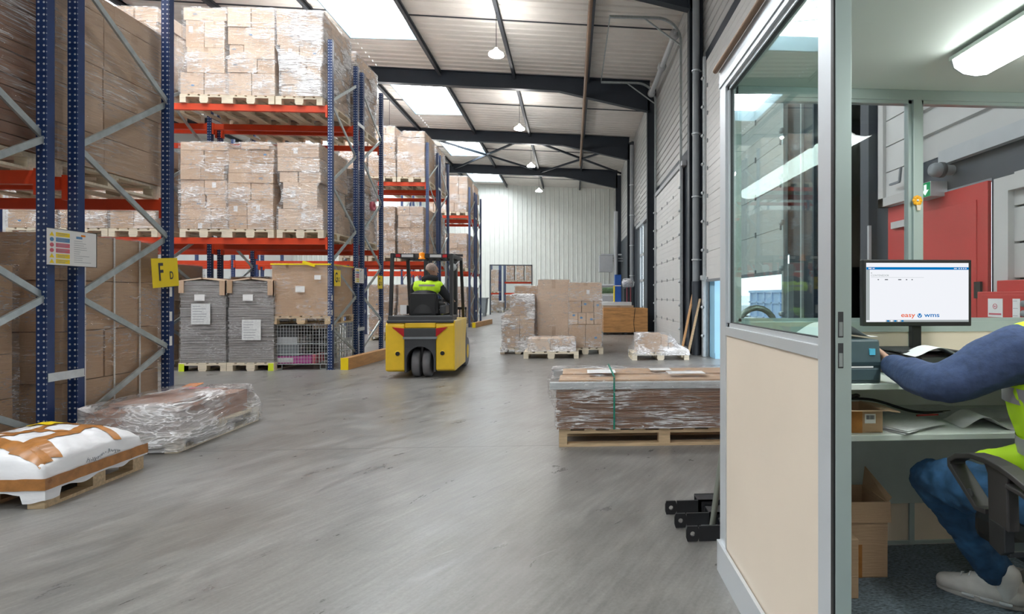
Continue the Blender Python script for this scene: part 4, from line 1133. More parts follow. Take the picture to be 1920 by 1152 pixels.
# black steel brackets lying on the floor
def bracket(x, y, ln, rz, label, z=0, lift=0):
    root = empty('steel_bracket', (x, y, z), rz, label, 'steel bracket', 'black steel brackets lying on the floor by the office')
    b = MB(); t = .03
    # flat lug with hole on a channel bar
    n = 14; hx, hz, r_ = .035, .045, .013
    ring = [(hx + r_ * math.cos(a), hz + r_ * math.sin(a)) for a in [2 * PI * k / n for k in range(n)]]
    outer = []
    for k in range(n):
        a = 2 * PI * k / n; cx_, cz_ = math.cos(a), math.sin(a); m_ = max(abs(cx_), abs(cz_)); outer.append((hx + .035 * cx_ / m_, hz + .040 * cz_ / m_))
    v = []
    for yy in (0, .012): v += [(p[0], yy, p[1]) for p in ring] + [(p[0], yy, p[1]) for p in outer]
    f_ = []
    for k in range(n):
        j = (k + 1) % n
        f_ += [(k, j, n + j, n + k), (2 * n + k, 3 * n + k, 3 * n + j, 2 * n + j), (k, 2 * n + k, 2 * n + j, j), (n + k, n + j, 3 * n + j, 3 * n + k)]
    b.add(v, f_)
    b.box(.07, .22, 0, .012, .005, .085)
    b.build('lug_plate', M['black_metal'], root)
    b = MB(); b.box(.20, ln, 0, .012, .005, .085); b.box(.20, ln, 0, .11, .077, .085); b.box(.20, ln, .10, .11, .005, .085); b.build('channel_bar', M['black_metal'], root)
bracket(.56, 3.17, .62, 0, 'black steel bracket with a holed end, backmost of the three on the floor', .0)
bracket(.58, 2.985, .60, 0, 'black steel bracket with a holed end, middle one on the floor', .0)
bracket(.61, 2.815, .58, 0, 'black steel bracket with a holed end, nearest of the three', .0)
# leaning tube hoop
hp = empty('tube_hoop', (.78, 2.93, 0), 0, 'bent steel tube hoop on a foot plate leaning beyond the office corner', 'hoop')
pts = [(0, 0, .02), (.10, .02, .7), (.155, .03, 1.13)]
pts += [(.155 + .11 - .11 * math.cos(a), .03, 1.13 + .12 * math.sin(a)) for a in [i * PI / 10 for i in range(1, 10)]] + [(.375, .03, 1.1), (.38, .03, .6), (.36, .0, .02)]
b = MB(); b.tube(pts, .017, 12); b.build('bent_tube', mat('dull_green_grey_tube', (.30, .32, .28), .35, .6), hp)
b = MB(); b.box(-.05, .44, -.05, .05, 0, .02); b.build('foot_plate', M['galv'], hp)
# planks leaning at the door
for i, (x, y, m_) in enumerate(((2.55, 11.75, 'timber'), (2.66, 11.55, 'wood'))):
    b = MB(); b.bar((-.12, 0, 0.01), (.16, .05, 1.35 - .1 * i), .12, .03, (1, 0, 0))
    tag(b.build('wooden_plank', M[m_], None, .003, (x, y, 0.0)), ('honey plank leaning beside the dark pipe at the open door, left one', 'darker plank leaning beside the open door rail, right one')[i], 'plank', 'planks leaning by the open door')
# ------------------------------------------------------------------ hanging lamps
lamp_proto = None
def lamp(x, y, label, drop=None):
    zc_ = roof(x) - .16; z = 7.70 if x > -5 else 7.60
    root = empty('hanging_lamp', (x, y, z), 0, label, 'lamp', 'round hanging lamps')
    b = MB(); b.tube([(0, 0, .16), (0, 0, zc_ - z)], .008, 6); b.build('cable', M['black'], root)
    b = MB(); b.lathe([(.03, .2), (.05, .16), (.09, .12), (.19, .05), (.20, 0), (.185, 0), (.17, .04), (.03, .05)], n=24); b.build('lamp_shade', M['lamp_glow'], root)
    b = MB(); b.lathe([(.18, .006), (.18, .010)], n=24); b.build('light_disc', M['led'], root)
names = ['nearest hanging lamp, above the aisle by the second dark rafter', 'second hanging lamp down the hall', 'third hanging lamp down the hall', 'farthest hanging lamp before the end wall']
for i, y in enumerate((14.3, 20.6, 26.5, 32.8)): lamp(-2.0, y, 'round lit lamp on a cable over the open floor, %s' % ('nearest', 'second nearest', 'third', 'farthest')[i])
for i, y in enumerate((14.5, 21.2, 27.2)): lamp(-7.07, y, 'round lit lamp on a cable over the racks, %s' % ('nearest', 'seen above the loads behind the forklift', 'farthest')[i])
lamp(-2.0, 7.6, 'round lit lamp on a cable, above the top edge of the view'); lamp(-2.0, 1.0, 'round lit lamp on a cable, directly above the viewpoint'); lamp(-2.0, -5.5, 'round lit lamp on a cable behind the viewpoint')
lamp(-7.07, 7.6, 'round lit lamp on a cable over the near racks'); lamp(-7.07, 1.0, 'round lit lamp on a cable left of the viewpoint')
# ------------------------------------------------------------------ pipes, small fixtures
b = MB(); b.tube([(.45, Y0 + .1, 8.28), (.45, 28.5, 8.28)], .055, 12); po = tag(b.build('overhead_pipe', M['rust']), 'rust-brown pipe running under the rafters along the hall', 'pipe')
b = MB()
for y in (-1.4, 5.3, 12, 18.7, 25.4): b.bar((.45, y, 8.33), (.45, y, roof(.45) - .5), .02)
b.build('pipe_hanger', M['deck_dark'], po)
def downpipe(x, y, label, zs, r_=.078):
    root = empty('downpipe', (x, y, 0), 0, label, 'downpipe', 'rain pipes on the wall columns')
    b = MB(); b.tube([(0, 0, zs), (0, 0, 8.3)], r_, 16); b.build('upper_pipe', M['pipe_grey'], root)
    b = MB(); b.tube([(0, 0, 0), (0, 0, zs + .02)], r_ * 1.15, 16); b.build('lower_sleeve', M['pipe_dark'], root)
    for z in (zs + .5, zs + 1.9, zs + 3.3, zs + 4.7):
        b = MB(); b.lathe([(r_ * 1.25, -.015), (r_ * 1.25, .015)], (0, 0, z), 'z', 16); b.box(r_, r_ + .05, -.01, .01, z - .01, z + .01); b.build('pipe_clamp', M['galv_light'], root)
downpipe(2.76, 11.72, 'grey rain pipe with darker lower sleeve on the nearest column', 1.62)
downpipe(2.79, 24.6, 'grey rain pipe with dark lower sleeve on the farther column', 1.75, .10)
cb = empty('wall_cabinet', (2.0, 31.0, 3.2), 0, 'pale grey cabinet on bracket arms high on the far column', 'cabinet')
b = MB(); b.box(-.42, .38, -.3, .3, -.5, .45); b.build('cabinet_body', M['grey_light'], cb, .02)
b = MB(); b.bar((.38, 0, .3), (1.0, 0, .3), .06); b.bar((.38, 0, .15), (1.0, 0, .15), .06); b.box(-.3, .9, -.2, .2, .47, .55); b.build('bracket_arm', M['grey_light'], cb)
b = MB(); b.tube([(.55, -.2, -1.4), (.55, -.2, 3.0)], .12, 12); b.build('vertical_duct', M['grey_light'], cb)
b = MB(); b.box(-.28, .28, -.006, .006, -.045, .045); sg = tag(b.build('ceiling_sign', M['red'], None, 0, (-.95, 12.95 - .4, 8.86)), 'small red sign hanging under the roof beside the nearest lamp', 'sign')
# red tape ring hooked on the brace
b = MB(); b.lathe([(.05, -.03), (.10, -.03), (.10, .03), (.05, .03), (.05, -.03)], (0, 0, 0), 'x', 18); tag(b.build('red_ring', M['pink'], None, 0, (-4.215, 11.6, 3.22)), 'red and white ring hooked on the rack brace beside the second post', 'ring')
# ------------------------------------------------------------------ next hall, seen through the end opening
def far_rack(x0, y, label, bays=1, bw_=2.6):
    root = empty('pallet_rack', (x0, y, 0), 0, label, 'pallet rack', 'racks of the next hall')
    for i in range(bays + 1):
        for yy in (0, 1.0):
            b = MB(); b.box(i * bw_ - .05, i * bw_ + .05, yy, yy + .08, 0, 6); b.build('upright_post', M['post'], root)
    for lv in (1.6, 2.65, 4.6):
        for yy in (.0, 1.0):
            b = MB(); b.box(.05, bays * bw_ - .05, yy, yy + .06, lv - .16, lv); b.build('beam', M['orange'], root)
    return root
far_rack(-7.55, 50.0, 'blue and orange rack seen through the left of the end wall opening', 1, .85)
far_rack(-6.4, 51.0, 'blue and orange rack seen through the middle of the end wall opening', 3, 2.7)
for i, (x, y, z, lb) in enumerate(((-7.1, 50.0, 1.6, 'left'), (-5.8, 51.0, 2.65, 'second'), (-4.9, 51.0, 2.65, 'third'), (-4.0, 51.0, 2.65, 'fourth'), (-3.0, 51.0, 2.65, 'right'))):
    load(x, y - .1, z, 'wrapped brown load on a rack beyond the end wall opening, %s of five' % lb, rrows(200 + i, 3), H=1.4 if z > 2 else 2.0, seed=200 + i, W=.72, marks=False)
for i, x in enumerate((-7.1, -5.85, -4.9)):
    load(x, 50.0 if i == 0 else 51.0 - .1, 0, 'wrapped brown load on the floor beyond the end wall opening, %s' % ('left', 'middle', 'right')[i], rrows(210 + i, 3), H=1.2, seed=210 + i, W=.72, marks=False)
stack('low_pallet_load', -5.95, 43.3, 1.05, .8, [(1, [(0, 1)])], .75, 220, 'low filmed pallet load just inside the end wall opening', fm='film_heavy', marks=False, group='next hall loads')

# ------------------------------------------------------------------ signs on the racks
def sign(x, y, z, w, h, tilt, big, small, label):
    root = empty('aisle_sign', (x, y, z), 0, label, 'sign', 'yellow aisle signs')
    root.rotation_euler = (tilt, 0, 0)
    b = MB(); b.box(0, .004, -w / 2, w / 2, -h / 2, h / 2); b.build('sign_plate', M['sign_yellow'], root, .0015)
    text(big, h * .86, 'letter', M['print_dark'], root, (.0055, -w * .18, .0), (R(90), 0, R(90)), .62, bold=.004)
    text(small, h * .38, 'letter', M['print_dark'], root, (.0055, w * .22, -h * .12), (R(90), 0, R(90)), .62, bold=.002)
    return root
sign(XE + .022, 5.83, 1.56, .36, .30, R(5), 'F', 'D', 'yellow sign lettered F D on the near blue post')
sign(XE + .012, 9.94, 1.74 - .1, .26, .29, 0, 'G', 'G', 'yellow G sign on the front post of the long rack')
sign(XE + .012, 12.10, 1.62, .30, .29, 0, 'G', 'D', 'yellow G sign on the rear post beside the forklift')
b = MB(); b.box(-.01, .0, -.012, .012, -.02, .02)
def poster(y, z, label, detail=True):
    root = empty('safety_poster', (XE + .02, y, z), 0, label, 'poster', 'safety posters on the rack ends')
    b = MB(); b.box(0, .003, -.225, .225, -.15, .15); b.build('poster_sheet', M['paper'], root)
    b = MB()
    for (p, q, r_, s_) in ((-.227, .227, .148, .152), (-.227, .227, -.152, -.148), (.222, .227, -.15, .15)): b.box(-.001, .0045, p, q, r_, s_)
    b.build('poster_edge', M['slate'], root)
    if True:
        for i, m_ in enumerate(('sign_yellow', 'print_blue', 'pink', 'pink', 'sign_yellow', 'sign_yellow')):
            zz_ = .105 - i * .0445
            b = MB(); b.box(.003, .0042, -.15, -.03, zz_ - .017, zz_ + .017); b.build('warning_bar', M[m_], root)
            b = MB()
            if m_ == 'sign_yellow': b.prism([(-.205, zz_ - .016), (-.165, zz_ - .016), (-.185, zz_ + .018)], .003, .0042, 'x')
            else: b.lathe([(.017, .003), (.017, .0042)], (0, -.185, zz_), 'x', 16)
            b.build('warning_symbol', M[m_], root)
            b = MB()
            for k in range(2): b.box(.0042, .0046, -.14, -.05 - .02 * k, zz_ + .006 - .012 * k - .002, zz_ + .006 - .012 * k + .002)
            b.build('printed_lines', M['print_grey'], root)
        b = MB(); b.box(.003, .0042, .03, .085, .085, .105); b.build('logo_block', M['print_blue'], root)
        b = MB(); b.box(.003, .0042, .075, .115, .108, .122); b.build('logo_accent', M['amber'], root)
        b = MB(); r_ = random.Random(3)
        for i in range(11): b.box(.003, .0042, .01, .01 + r_.uniform(.05, .16), .065 - i * .018 - .0015, .065 - i * .018 + .0015)
        b.build('printed_lines', M['print_grey'], root)
poster(4.80, 1.72, 'white safety poster with yellow, blue and red bars across the two near posts')
poster(10.93, 1.72, 'small white safety poster with coloured bars on the middle posts by the forklift')
for yy, zz_, nm in ((5.985, 1.16, 'near'), (9.85, 1.08, 'long')):
    for i in range(3):
        b = MB(); b.box(0, .0015, -.018, .018, -.05, .05)
        tag(b.build('paper_sticker', M['paper'], None, 0, (XE + .0015, yy - .035 - (.014 if nm == 'near' else .06), zz_ - i * .26 + .2)),
            'small white sticker on the %s post, %s of three' % ('F D sign' if nm == 'near' else 'front G sign', ('top', 'middle', 'bottom')[i]), 'sticker', 'white stickers on the rack posts')
# ------------------------------------------------------------------ bodies grown as one skin
def body(name, chains, m, parent, voxel=.012, smooth=4, loc=None):
    """chains: lists of (x,y,z,r[,squash]) joined into one continuous surface"""
    b = MB()
    for ch in chains:
        for i in range(len(ch) - 1):
            p, q = ch[i], ch[i + 1]
            a, c_ = Vector(p[:3]), Vector(q[:3]); d = (c_ - a)
            if d.length < 1e-6: continue
            d.normalize(); n = 12
            pts = [a - d * p[3] * x for x in (.98, .85, .55)] + [a] + [c_] + [c_ + d * q[3] * x for x in (.55, .85, .98)]
            rs = [p[3] * x for x in (.2, .53, .835)] + [p[3], q[3]] + [q[3] * x for x in (.835, .53, .2)]
            b.tube(pts, rs, n)
    o = b.build(name, m, parent)
    rm = o.modifiers.new('skin', 'REMESH'); rm.mode = 'VOXEL'; rm.voxel_size = voxel; rm.use_smooth_shade = True
    s_ = o.modifiers.new('soft', 'SMOOTH'); s_.iterations = smooth; s_.factor = .5
    return o
def folds(o, strength, size):
    t = bpy.data.textures.new('folds', 'CLOUDS'); t.noise_scale = size; t.noise_depth = 2
    d = o.modifiers.new('folds', 'DISPLACE'); d.texture = t; d.strength = strength; d.mid_level = .5
    return o
def hand_chains(w, pd, pn, curl, s=1.0, side=1):
    """wrist point w, pd = pointing direction, pn = palm normal (fingers curl towards it); returns chains"""
    w = Vector(w); pd = Vector(pd).normalized(); pn = Vector(pn); pn = (pn - pd * pn.dot(pd)).normalized(); sd = pd.cross(pn) * side
    P = lambda a, b_, c_: w + (pd * a + sd * b_ + pn * c_) * s
    ch = []
    for k, off in enumerate((-.030, -.010, .010, .030)):
        ch.append([(*P(.0, off * .6, 0), .016 * s), (*P(.085, off, 0), .0125 * s)])
    for k, (off, ln) in enumerate(((-.031, .075), (-.010, .085), (.011, .080), (.031, .062))):
        a = 0; p = [.088, 0]; pts = [(*P(p[0], off, p[1]), .0100 * s)]
        for j, f_ in enumerate((.45, .32, .23)):
            a += curl * (.75 + .1 * k); p[0] += ln * f_ * math.cos(a); p[1] += ln * f_ * math.sin(a)
            pts.append((*P(p[0], off * (1 + .03 * j), p[1]), (.0092, .0085, .0075)[j] * s))
        ch.append(pts)
    ch.append([(*P(.02, -.028, .004), .014 * s), (*P(.055, -.052, .018), .0115 * s), (*P(.085, -.058, .032), .0095 * s)])
    return ch
def head(parent, c, yaw, pitch, hairm='hair', skinm='skin', rad=1.0):
    """face looks along local +y; returns chains in parent space for the skull plus separate face parts"""
    m_ = Matrix.Translation(Vector(c)) @ Euler((pitch, 0, yaw)).to_matrix().to_4x4()
    def T(p): return tuple(m_ @ (Vector(p) * rad))
    ch = [[(*T((0, -.015, .035)), .082 * rad), (*T((0, .015, .03)), .078 * rad)], [(*T((0, .02, -.03)), .062 * rad), (*T((0, .045, -.065)), .040 * rad)],
          [(*T((0, .01, .0)), .074 * rad), (*T((0, .03, -.04)), .058 * rad)], [(*T((0, .09, .018)), .010 * rad), (*T((0, .112, -.012)), .013 * rad)],
          [(*T((-.028, .085, -.052)), .008 * rad), (*T((0, .093, -.050)), .009 * rad), (*T((.028, .085, -.052)), .008 * rad)],
          [(*T((-.040, .080, .042)), .009 * rad), (*T((.040, .080, .042)), .009 * rad)],
          [(*T((-.080, -.005, .025)), .012 * rad), (*T((-.084, -.008, -.015)), .010 * rad)], [(*T((.080, -.005, .025)), .012 * rad), (*T((.084, -.008, -.015)), .010 * rad)]]
    return ch, T
def head_parts(parent, T, rad=1.0):
    b = MB()
    for k in range(1):
        b.grid(lambda u, v: T(((.092) * math.sin(PI * v * .62) * math.cos(2 * PI * u), -.020 + .098 * math.sin(PI * v * .62) * math.sin(2 * PI * u) * (1 if math.sin(2 * PI * u) < 0 else .74), .034 + .098 * math.cos(PI * v * .62))), 28, 12)
    b.build('hair', M['hair'], parent)
    for s_ in (-1, 1):
        e = MB(); e.lathe([(.002, -.010), (.008, -.006), (.0105, 0), (.008, .006), (.002, .010)], (0, 0, 0), 'z', 10)
        q = e.build('eye', M['paper'], parent); q.location = T((s_ * .032, .076, .022))
        e = MB(); e.lathe([(.001, -.003), (.004, 0), (.001, .003)], (0, 0, 0), 'z', 8)
        q2 = e.build('pupil', M['black'], q); v = Vector(T((s_ * .032, .086, .022))) - Vector(T((s_ * .032, .076, .022))); q2.location = v
# ------------------------------------------------------------------ forklift (x right, y forward, origin on the floor under the rear wheels)
FK = empty('forklift', (-2.42, 8.86, 0), R(3.2), 'yellow and black electric forklift seen from behind, driving away down the aisle', 'forklift')
Wd = .535
b = MB()
side = [(-.20, .13), (-.20, .86), (-.14, .92), (1.20, .92), (1.12, .70), (1.04, .56), (1.04, .10), (-.10, .10)]
for s_ in (-1, 1):
    x0, x1 = (-Wd, -.24) if s_ < 0 else (.24, Wd)
    b.prism(side, x0, x1, 'x')
b.box(-.24, .24, -.20, -.02, .80, .90)
b.build('counterweight', M['yellow'], FK, .02)
b = MB()    # grey centre panel with wheel arch
n = 14; arch = [(.21 * math.cos(PI * k / n), .30 + .21 * math.sin(PI * k / n)) for k in range(n + 1)]
poly = [(.24, .10), (.24, .66), (-.24, .66), (-.24, .10), (-.21, .10)] + [(p[0], p[1]) for p in reversed(arch)] + [(.21, .10)]
b.prism(poly, -.205, .10, 'y')
b.build('centre_panel', M['dark_grey'], FK)
b = MB(); b.box(-.26, .26, -.215, -.19, .66, .80); b.box(-.24, .24, .1, 1.2, .12, .9); b.build('vent_panel', M['dark_grey'], FK, .006)
b = MB(); b.box(-.26, .26, -.222, -.19, .63, .665); b.build('panel_ledge', M['grey_mid'], FK)
for s_ in (-1, 1):
    b = MB(); b.prism([(s_ * .43, .82), (s_ * .245, .80), (s_ * .245, .66)], -.216, -.195, 'y'); b.build('tail_light', M['red_lens'], FK)
    b = MB(); b.lathe([(.030, -.003), (.042, -.003), (.042, .003), (.030, .003)], (s_ * .345, -.203, .40), 'y', 18); b.build('port_ring', M['yellow'], FK)
    b = MB(); b.lathe([(.034, -.004), (.034, .004)], (s_ * .345, -.204, .40), 'y', 18); b.build('port', M['black'], FK)
    w = MB(); w.lathe([(.06, -.062), (.20, -.062), (.222, -.045), (.225, 0), (.222, .045), (.20, .062), (.06, .062)], (s_ * .085, .04, .225), 'x', 32); wh = w.build('rear_wheel', M['tyre'], FK)
    w = MB(); w.lathe([(.02, -.066), (.07, -.066), (.07, .066), (.02, .066)], (s_ * .085, .04, .225), 'x', 20); w.build('wheel_hub', M['grey_mid'], wh)
    w = MB(); w.lathe([(.10, -.09), (.25, -.09), (.275, -.06), (.275, .06), (.25, .09), (.10, .09)], (s_ * (Wd - .095), 1.36, .275), 'x', 32); wh = w.build('front_wheel', M['tyre'], FK)
    w = MB(); w.lathe([(.03, -.095), (.13, -.095), (.13, .095), (.03, .095)], (s_ * (Wd - .095), 1.36, .275), 'x', 20); w.build('wheel_hub', M['yellow'], wh)
    # overhead guard posts
    g = MB(); x = s_ * .475
    g.bar((x, -.12, .98), (x * .98, -.05, 1.98), .045, .07, (0, 1, 0)); g.build('guard_post', M['black_metal'], FK); g = MB(); g.bar((x, 1.20, .90), (x * .98, .95, 1.98), .05, .06, (0, 1, 0)); g.build('guard_post', M['black_metal'], FK)
b = MB(); b.lathe([(.02, -.02), (.02, .02)], (0, .04, .225), 'x', 10) if 0 else None
b.tube([(-.02, .04, .225), (.02, .04, .225)], .03, 10); b.box(-.02, .02, -.05, .1, .25, .5); b.build('steer_axle', M['black_metal'], FK)
b = MB(); b.box(-.50, .50, -.19, .25, .905, 1.0); b.box(-.515, .515, -.205, .0, .885, .93); b.build('rear_deck', M['dark_grey'], FK, .012)
b = MB(); b.box(-.47, .47, .25, 1.25, .50, .62); b.box(.49, .53, .45, 1.2, .5, .74); b.build('foot_well', M['black_metal'], FK)
r_ = MB()
r_.box(-.49, .49, -.075, -.03, 1.93, 2.0); r_.box(-.49, .49, .93, .98, 1.95, 2.0)
for s_ in (-1, 1): r_.bar((s_ * .465, -.05, 1.98), (s_ * .465, .95, 1.98), .05, .05)
for i in range(7): r_.bar((-.36 + .12 * i, -.05, 1.985), (-.36 + .12 * i, .95, 1.985), .022, .03)
r_.build('overhead_guard', M['black_metal'], FK)
for s_ in (-1, 1):
    b = MB(); b.box(s_ * .10 if s_ > 0 else -.40, .40 if s_ > 0 else -.10, -.10, -.075, 1.925, 1.995); h_ = b.build('light_bar', M['black'], FK)
    b = MB(); x0 = .33 if s_ > 0 else -.40; b.box(x0, x0 + .07, -.106, -.1, 1.94, 1.985); b.build('red_lens', M['red_lens'], h_)
    b = MB(); x0 = .13 if s_ > 0 else -.31; b.box(x0, x0 + .18, -.106, -.1, 1.94, 1.985); b.build('white_lens', M['lens_white'], h_)
b = MB(); b.lathe([(.055, 0), (.055, .02), (.045, .025), (.045, .095), (.03, .108), (.0, .11)], (0, -.08, 1.91), 'z', 16); b.build('amber_beacon', M['amber'], FK)
b = MB(); b.box(-.14, -.02, -.09, -.02, 1.93, 1.99); b.build('beacon_bracket', M['dark_grey'], FK)
# mast
b = MB()
for s_ in (-1, 1):
    b.box(s_ * .27 - .035, s_ * .27 + .035, 1.50, 1.62, .08, 2.12); b.box(s_ * .19 - .025, s_ * .19 + .025, 1.52, 1.60, .12, 2.06); 
b.box(-.31, .31, 1.52, 1.60, 2.06, 2.12); b.box(-.31, .31, 1.52, 1.6, .45, .53); b.box(-.31, .31, 1.52, 1.6, 1.2, 1.26)
b.build('mast', M['black_metal'], FK)
b = MB()
for x in (-.1, .1): b.tube([(x, 1.56, .2), (x, 1.56, 1.95)], .025, 10)
b.build('lift_cylinder', M['grey_mid'], FK)
b = MB(); b.box(-.47, .47, 1.64, 1.68, .15, .6); b.box(-.47, .47, 1.64, 1.67, 1.05, 1.1)
for i in range(9): b.box(-.46 + i * .113, -.44 + i * .113, 1.64, 1.665, .55, 1.1)
b.build('fork_carriage', M['black_metal'], FK)
for s_ in (-1, 1):
    b = MB(); x = s_ * .28; b.box(x - .05, x + .05, 1.68, 1.72, .08, .6); b.prism([(1.68, .08), (2.75, .08), (2.78, .09), (1.68, .12)], x - .05, x + .05, 'x'); b.build('fork', M['black_metal'], FK)
b = MB(); b.box(-.14, .50, .90, .98, 2.03, 2.07); b.build('roof_panel', M['black'], FK)
# seat, console, wheel
b = MB(); b.box(-.25, .25, .10, .58, .99, 1.09); b.build('seat_cushion', M['black'], FK, .03)
b = MB()
n = 16
b.grid(lambda u, v: ((u - .5) * 2 * .235 * (1 - .22 * v ** 3) * 1, .06 + .10 * v * .5 + .05 * (abs(u - .5) * 2) ** 2.5, 1.03 + .38 * v * (1 - .10 * abs(2 * u - 1) ** 3)), n, 10)
b.grid(lambda u, v: ((u - .5) * 2 * .235 * (1 - .22 * v ** 3) * 1, -.03 + .10 * v * .5 + .05 * (abs(u - .5) * 2) ** 2.5 + .03 * (v ** 4), 1.03 + .38 * v * (1 - .10 * abs(2 * u - 1) ** 3)), n, 10)
b.box(-.20, .20, -.01, .09, 1.0, 1.36)
b.build('seat_back', M['black'], FK, .01)
for s_ in (-1, 1):
    b = MB(); b.box(s_ * .30 - .05, s_ * .30 + .05, .05, .42, 1.02, 1.16); b.build('arm_console', M['dark_grey'], FK, .02)
b = MB(); b.bar((.0, 1.15, .75), (.0, .88, 1.22), .07); b.box(-.28, .28, 1.1, 1.2, .6, 1.15); b.build('steering_column', M['black'], FK)
b = MB()
ring = [(.15 * math.cos(a), .86 + .15 * math.sin(a) * .45, 1.24 + .15 * math.sin(a) * .8) for a in [2 * PI * k / 24 for k in range(25)]]
b.tube(ring, .013, 8, False); b.bar((-.14, .86, 1.24), (.14, .86, 1.24), .02); b.build('steering_wheel', M['black'], FK)
b = MB(); b.lathe([(.0, -.008), (.06, -.005), (.07, .005), (.0, .01)], (.34, .82, 1.83), 'y', 16); b.bar((.34, .85, 1.83), (.44, .93, 1.95), .014); b.build('mirror', M['alu'], FK)
b = MB(); b.box(-.36, -.26, .0, .02, 1.02, 1.17); b.build('paper_holder', M['paper'], FK)

# driver
DR = empty('person', (-2.42, 8.86, 0), R(3.2), 'forklift driver from behind, lime vest over dark hooded jacket, short hair, looking right', 'person')
hc = (.09, .30, 1.74)
hch, T = head(DR, hc, -R(48), R(-6))
pel = (.0, .33, 1.16)
chains = hch + [
 [(.07, .27, 1.62, .055), (.05, .28, 1.52, .06)],
 [(0, .33, 1.16, .13), (.0, .28, 1.32, .125), (.03, .27, 1.45, .14)], [(-.08, .33, 1.15, .10), (.08, .33, 1.15, .10)], [(-.11, .27, 1.46, .08), (.15, .27, 1.46, .08)],
 [(-.17, .27, 1.48, .060), (-.25, .36, 1.28, .048), (-.10, .60, 1.22, .038), (-.07, .66, 1.23, .030)],
 [(.21, .27, 1.47, .060), (.34, .36, 1.28, .048), (.36, .60, 1.21, .038), (.345, .66, 1.22, .030)],
 [(-.10, .36, 1.15, .085), (-.13, .78, 1.15, .065), (-.13, .86, .84, .048), (-.13, .86, .70, .04), (-.13, 1.02, .66, .035)],
 [(.10, .36, 1.15, .085), (.15, .78, 1.14, .065), (.15, .86, .84, .048), (.15, .86, .70, .04), (.15, 1.02, .66, .035)]]
chains += hand_chains((-.07, .66, 1.235), (.3, .6, .25), (0, .3, -1), .5, 1, -1) + hand_chains((.345, .66, 1.225), (-.1, .8, .2), (0, .3, -1), .55)
bd = body('body', chains, M['skin'], DR, .009, 3)
head_parts(DR, T)
jk = body('dark_jacket', [[(0, .33, 1.14, .145), (.0, .28, 1.32, .142), (.03, .27, 1.45, .155)], [(-.12, .27, 1.47, .092), (.16, .27, 1.47, .092)],
  [(-.17, .27, 1.48, .078), (-.25, .36, 1.28, .064), (-.10, .60, 1.22, .050)], [(.21, .27, 1.47, .078), (.34, .36, 1.28, .066), (.36, .58, 1.212, .050)],
  [(-.03, .24, 1.60, .05), (.06, .215, 1.62, .055), (.15, .25, 1.61, .05)], [(.02, .32, 1.57, .07), (.1, .32, 1.57, .07)]], M['dark_cloth'], DR, .010, 4)
vs_ = body('hi_vis_vest', [[(0, .33, 1.10, .158), (.0, .28, 1.32, .158), (.03, .27, 1.44, .165)], [(-.12, .265, 1.46, .106), (.16, .265, 1.46, .106)], [(-.14, .262, 1.49, .085), (.19, .262, 1.49, .085)], [(.14, .30, 1.06, .07), (.19, .33, 1.00, .06)]], M['lime'], DR, .011, 4)
folds(vs_, .012, .09)
b = MB(); b.grid(lambda u, v: (.03 + (u - .5) * .26, .27 - .172 * math.cos((u - .5) * 1.5), 1.475 + .03 * v), 12, 1); b.build('vest_print', M['reflective'], DR)
jn = body('trousers', [[(-.08, .33, 1.13, .12), (.08, .33, 1.13, .12)], [(-.10, .36, 1.15, .10), (-.13, .78, 1.15, .078), (-.13, .86, .84, .062), (-.13, .86, .72, .058)], [(.10, .36, 1.15, .10), (.15, .78, 1.14, .078), (.15, .86, .84, .062), (.15, .86, .72, .058)]], M['dark_cloth'], DR, .011, 4)
for x in (-.13, .15):
    sh_ = body('shoe', [[(x, .85, .67, .045), (x, .96, .665, .045), (x, 1.06, .655, .035)], [(x, .85, .72, .048), (x, .86, .69, .045)]], M['black'], DR, .010, 3)
# ------------------------------------------------------------------ office cabin
OX, OY0, OY1 = .71, 1.405, 2.52         # hall-side face, near end, far face
FZ, CZ = .12, 2.31                       # raised office floor, ceiling
OXR = 2.86
b = MB(); b.box(OX + .05, OXR, -1.6, OY1 - .05, 0, FZ); struct(b, 'floor_office', M['carpet'])
b = MB(); b.box(OX + .002, OXR, -1.6, OY1, CZ, CZ + .08); struct(b, 'ceiling_office', M['office_white'])
b = MB(); b.box(OX - .005, OX + .05, -1.6, OY1, CZ + .0, CZ + .085); b.box(OX, OXR, OY1 - .05, OY1 + .002, CZ, CZ + .082); struct(b, 'trim_100', M['alu'])
b = MB(); b.tube([(OX - .02, -1.6, 2.40), (OX - .02, OY1 + .01, 2.40)], .013, 10); struct(b, 'trim_101', M['rust'])
# hall-side wall: posts, rails, cream panel
hw = MB()
hw.box(OX, OX + .05, OY1 - .09, OY1, 0, CZ)            # corner post
hw.box(OX, OX + .05, OY0 + .012, OY0 + .095, 0, CZ)    # end post
hw.box(OX, OX + .05, OY0 + .095, OY1 - .09, 1.135, 1.175)
hw.box(OX, OX + .05, OY0 + .095, OY1 - .09, 2.285, CZ)
hwo = struct(hw, 'wall_hall_side', M['alu'], .0015)
b = MB(); b.box(OX + .006, OX + .044, OY0 + .095, OY1 - .09, .10, 1.135); b.build('wall_panel', M['cream_panel'], hwo)
b = MB(); b.box(OX - .012, OX, OY0 + .01, OY1 + .005, 0, .145); b.box(OX - .012, OX + .05, OY1, OY1 + .012, 0, .145); b.box(OX - .015, OX, OY0 + .01, OY1 + .005, .135, .148); struct(b, 'baseboard_hall_side', M['alu'], .001)
wg = MB()
y0, y1, z0, z1 = OY0 + .095, OY1 - .09, 1.175, 2.285
for (a, b_, c_, d_) in ((y0, y0 + .022, z0, z1), (y1 - .022, y1, z0, z1), (y0, y1, z0, z0 + .018), (y0, y1, z1 - .018, z1)): wg.box(OX + .012, OX + .038, a, b_, c_, d_)
w2 = struct(wg, 'window_2', M['alu'])
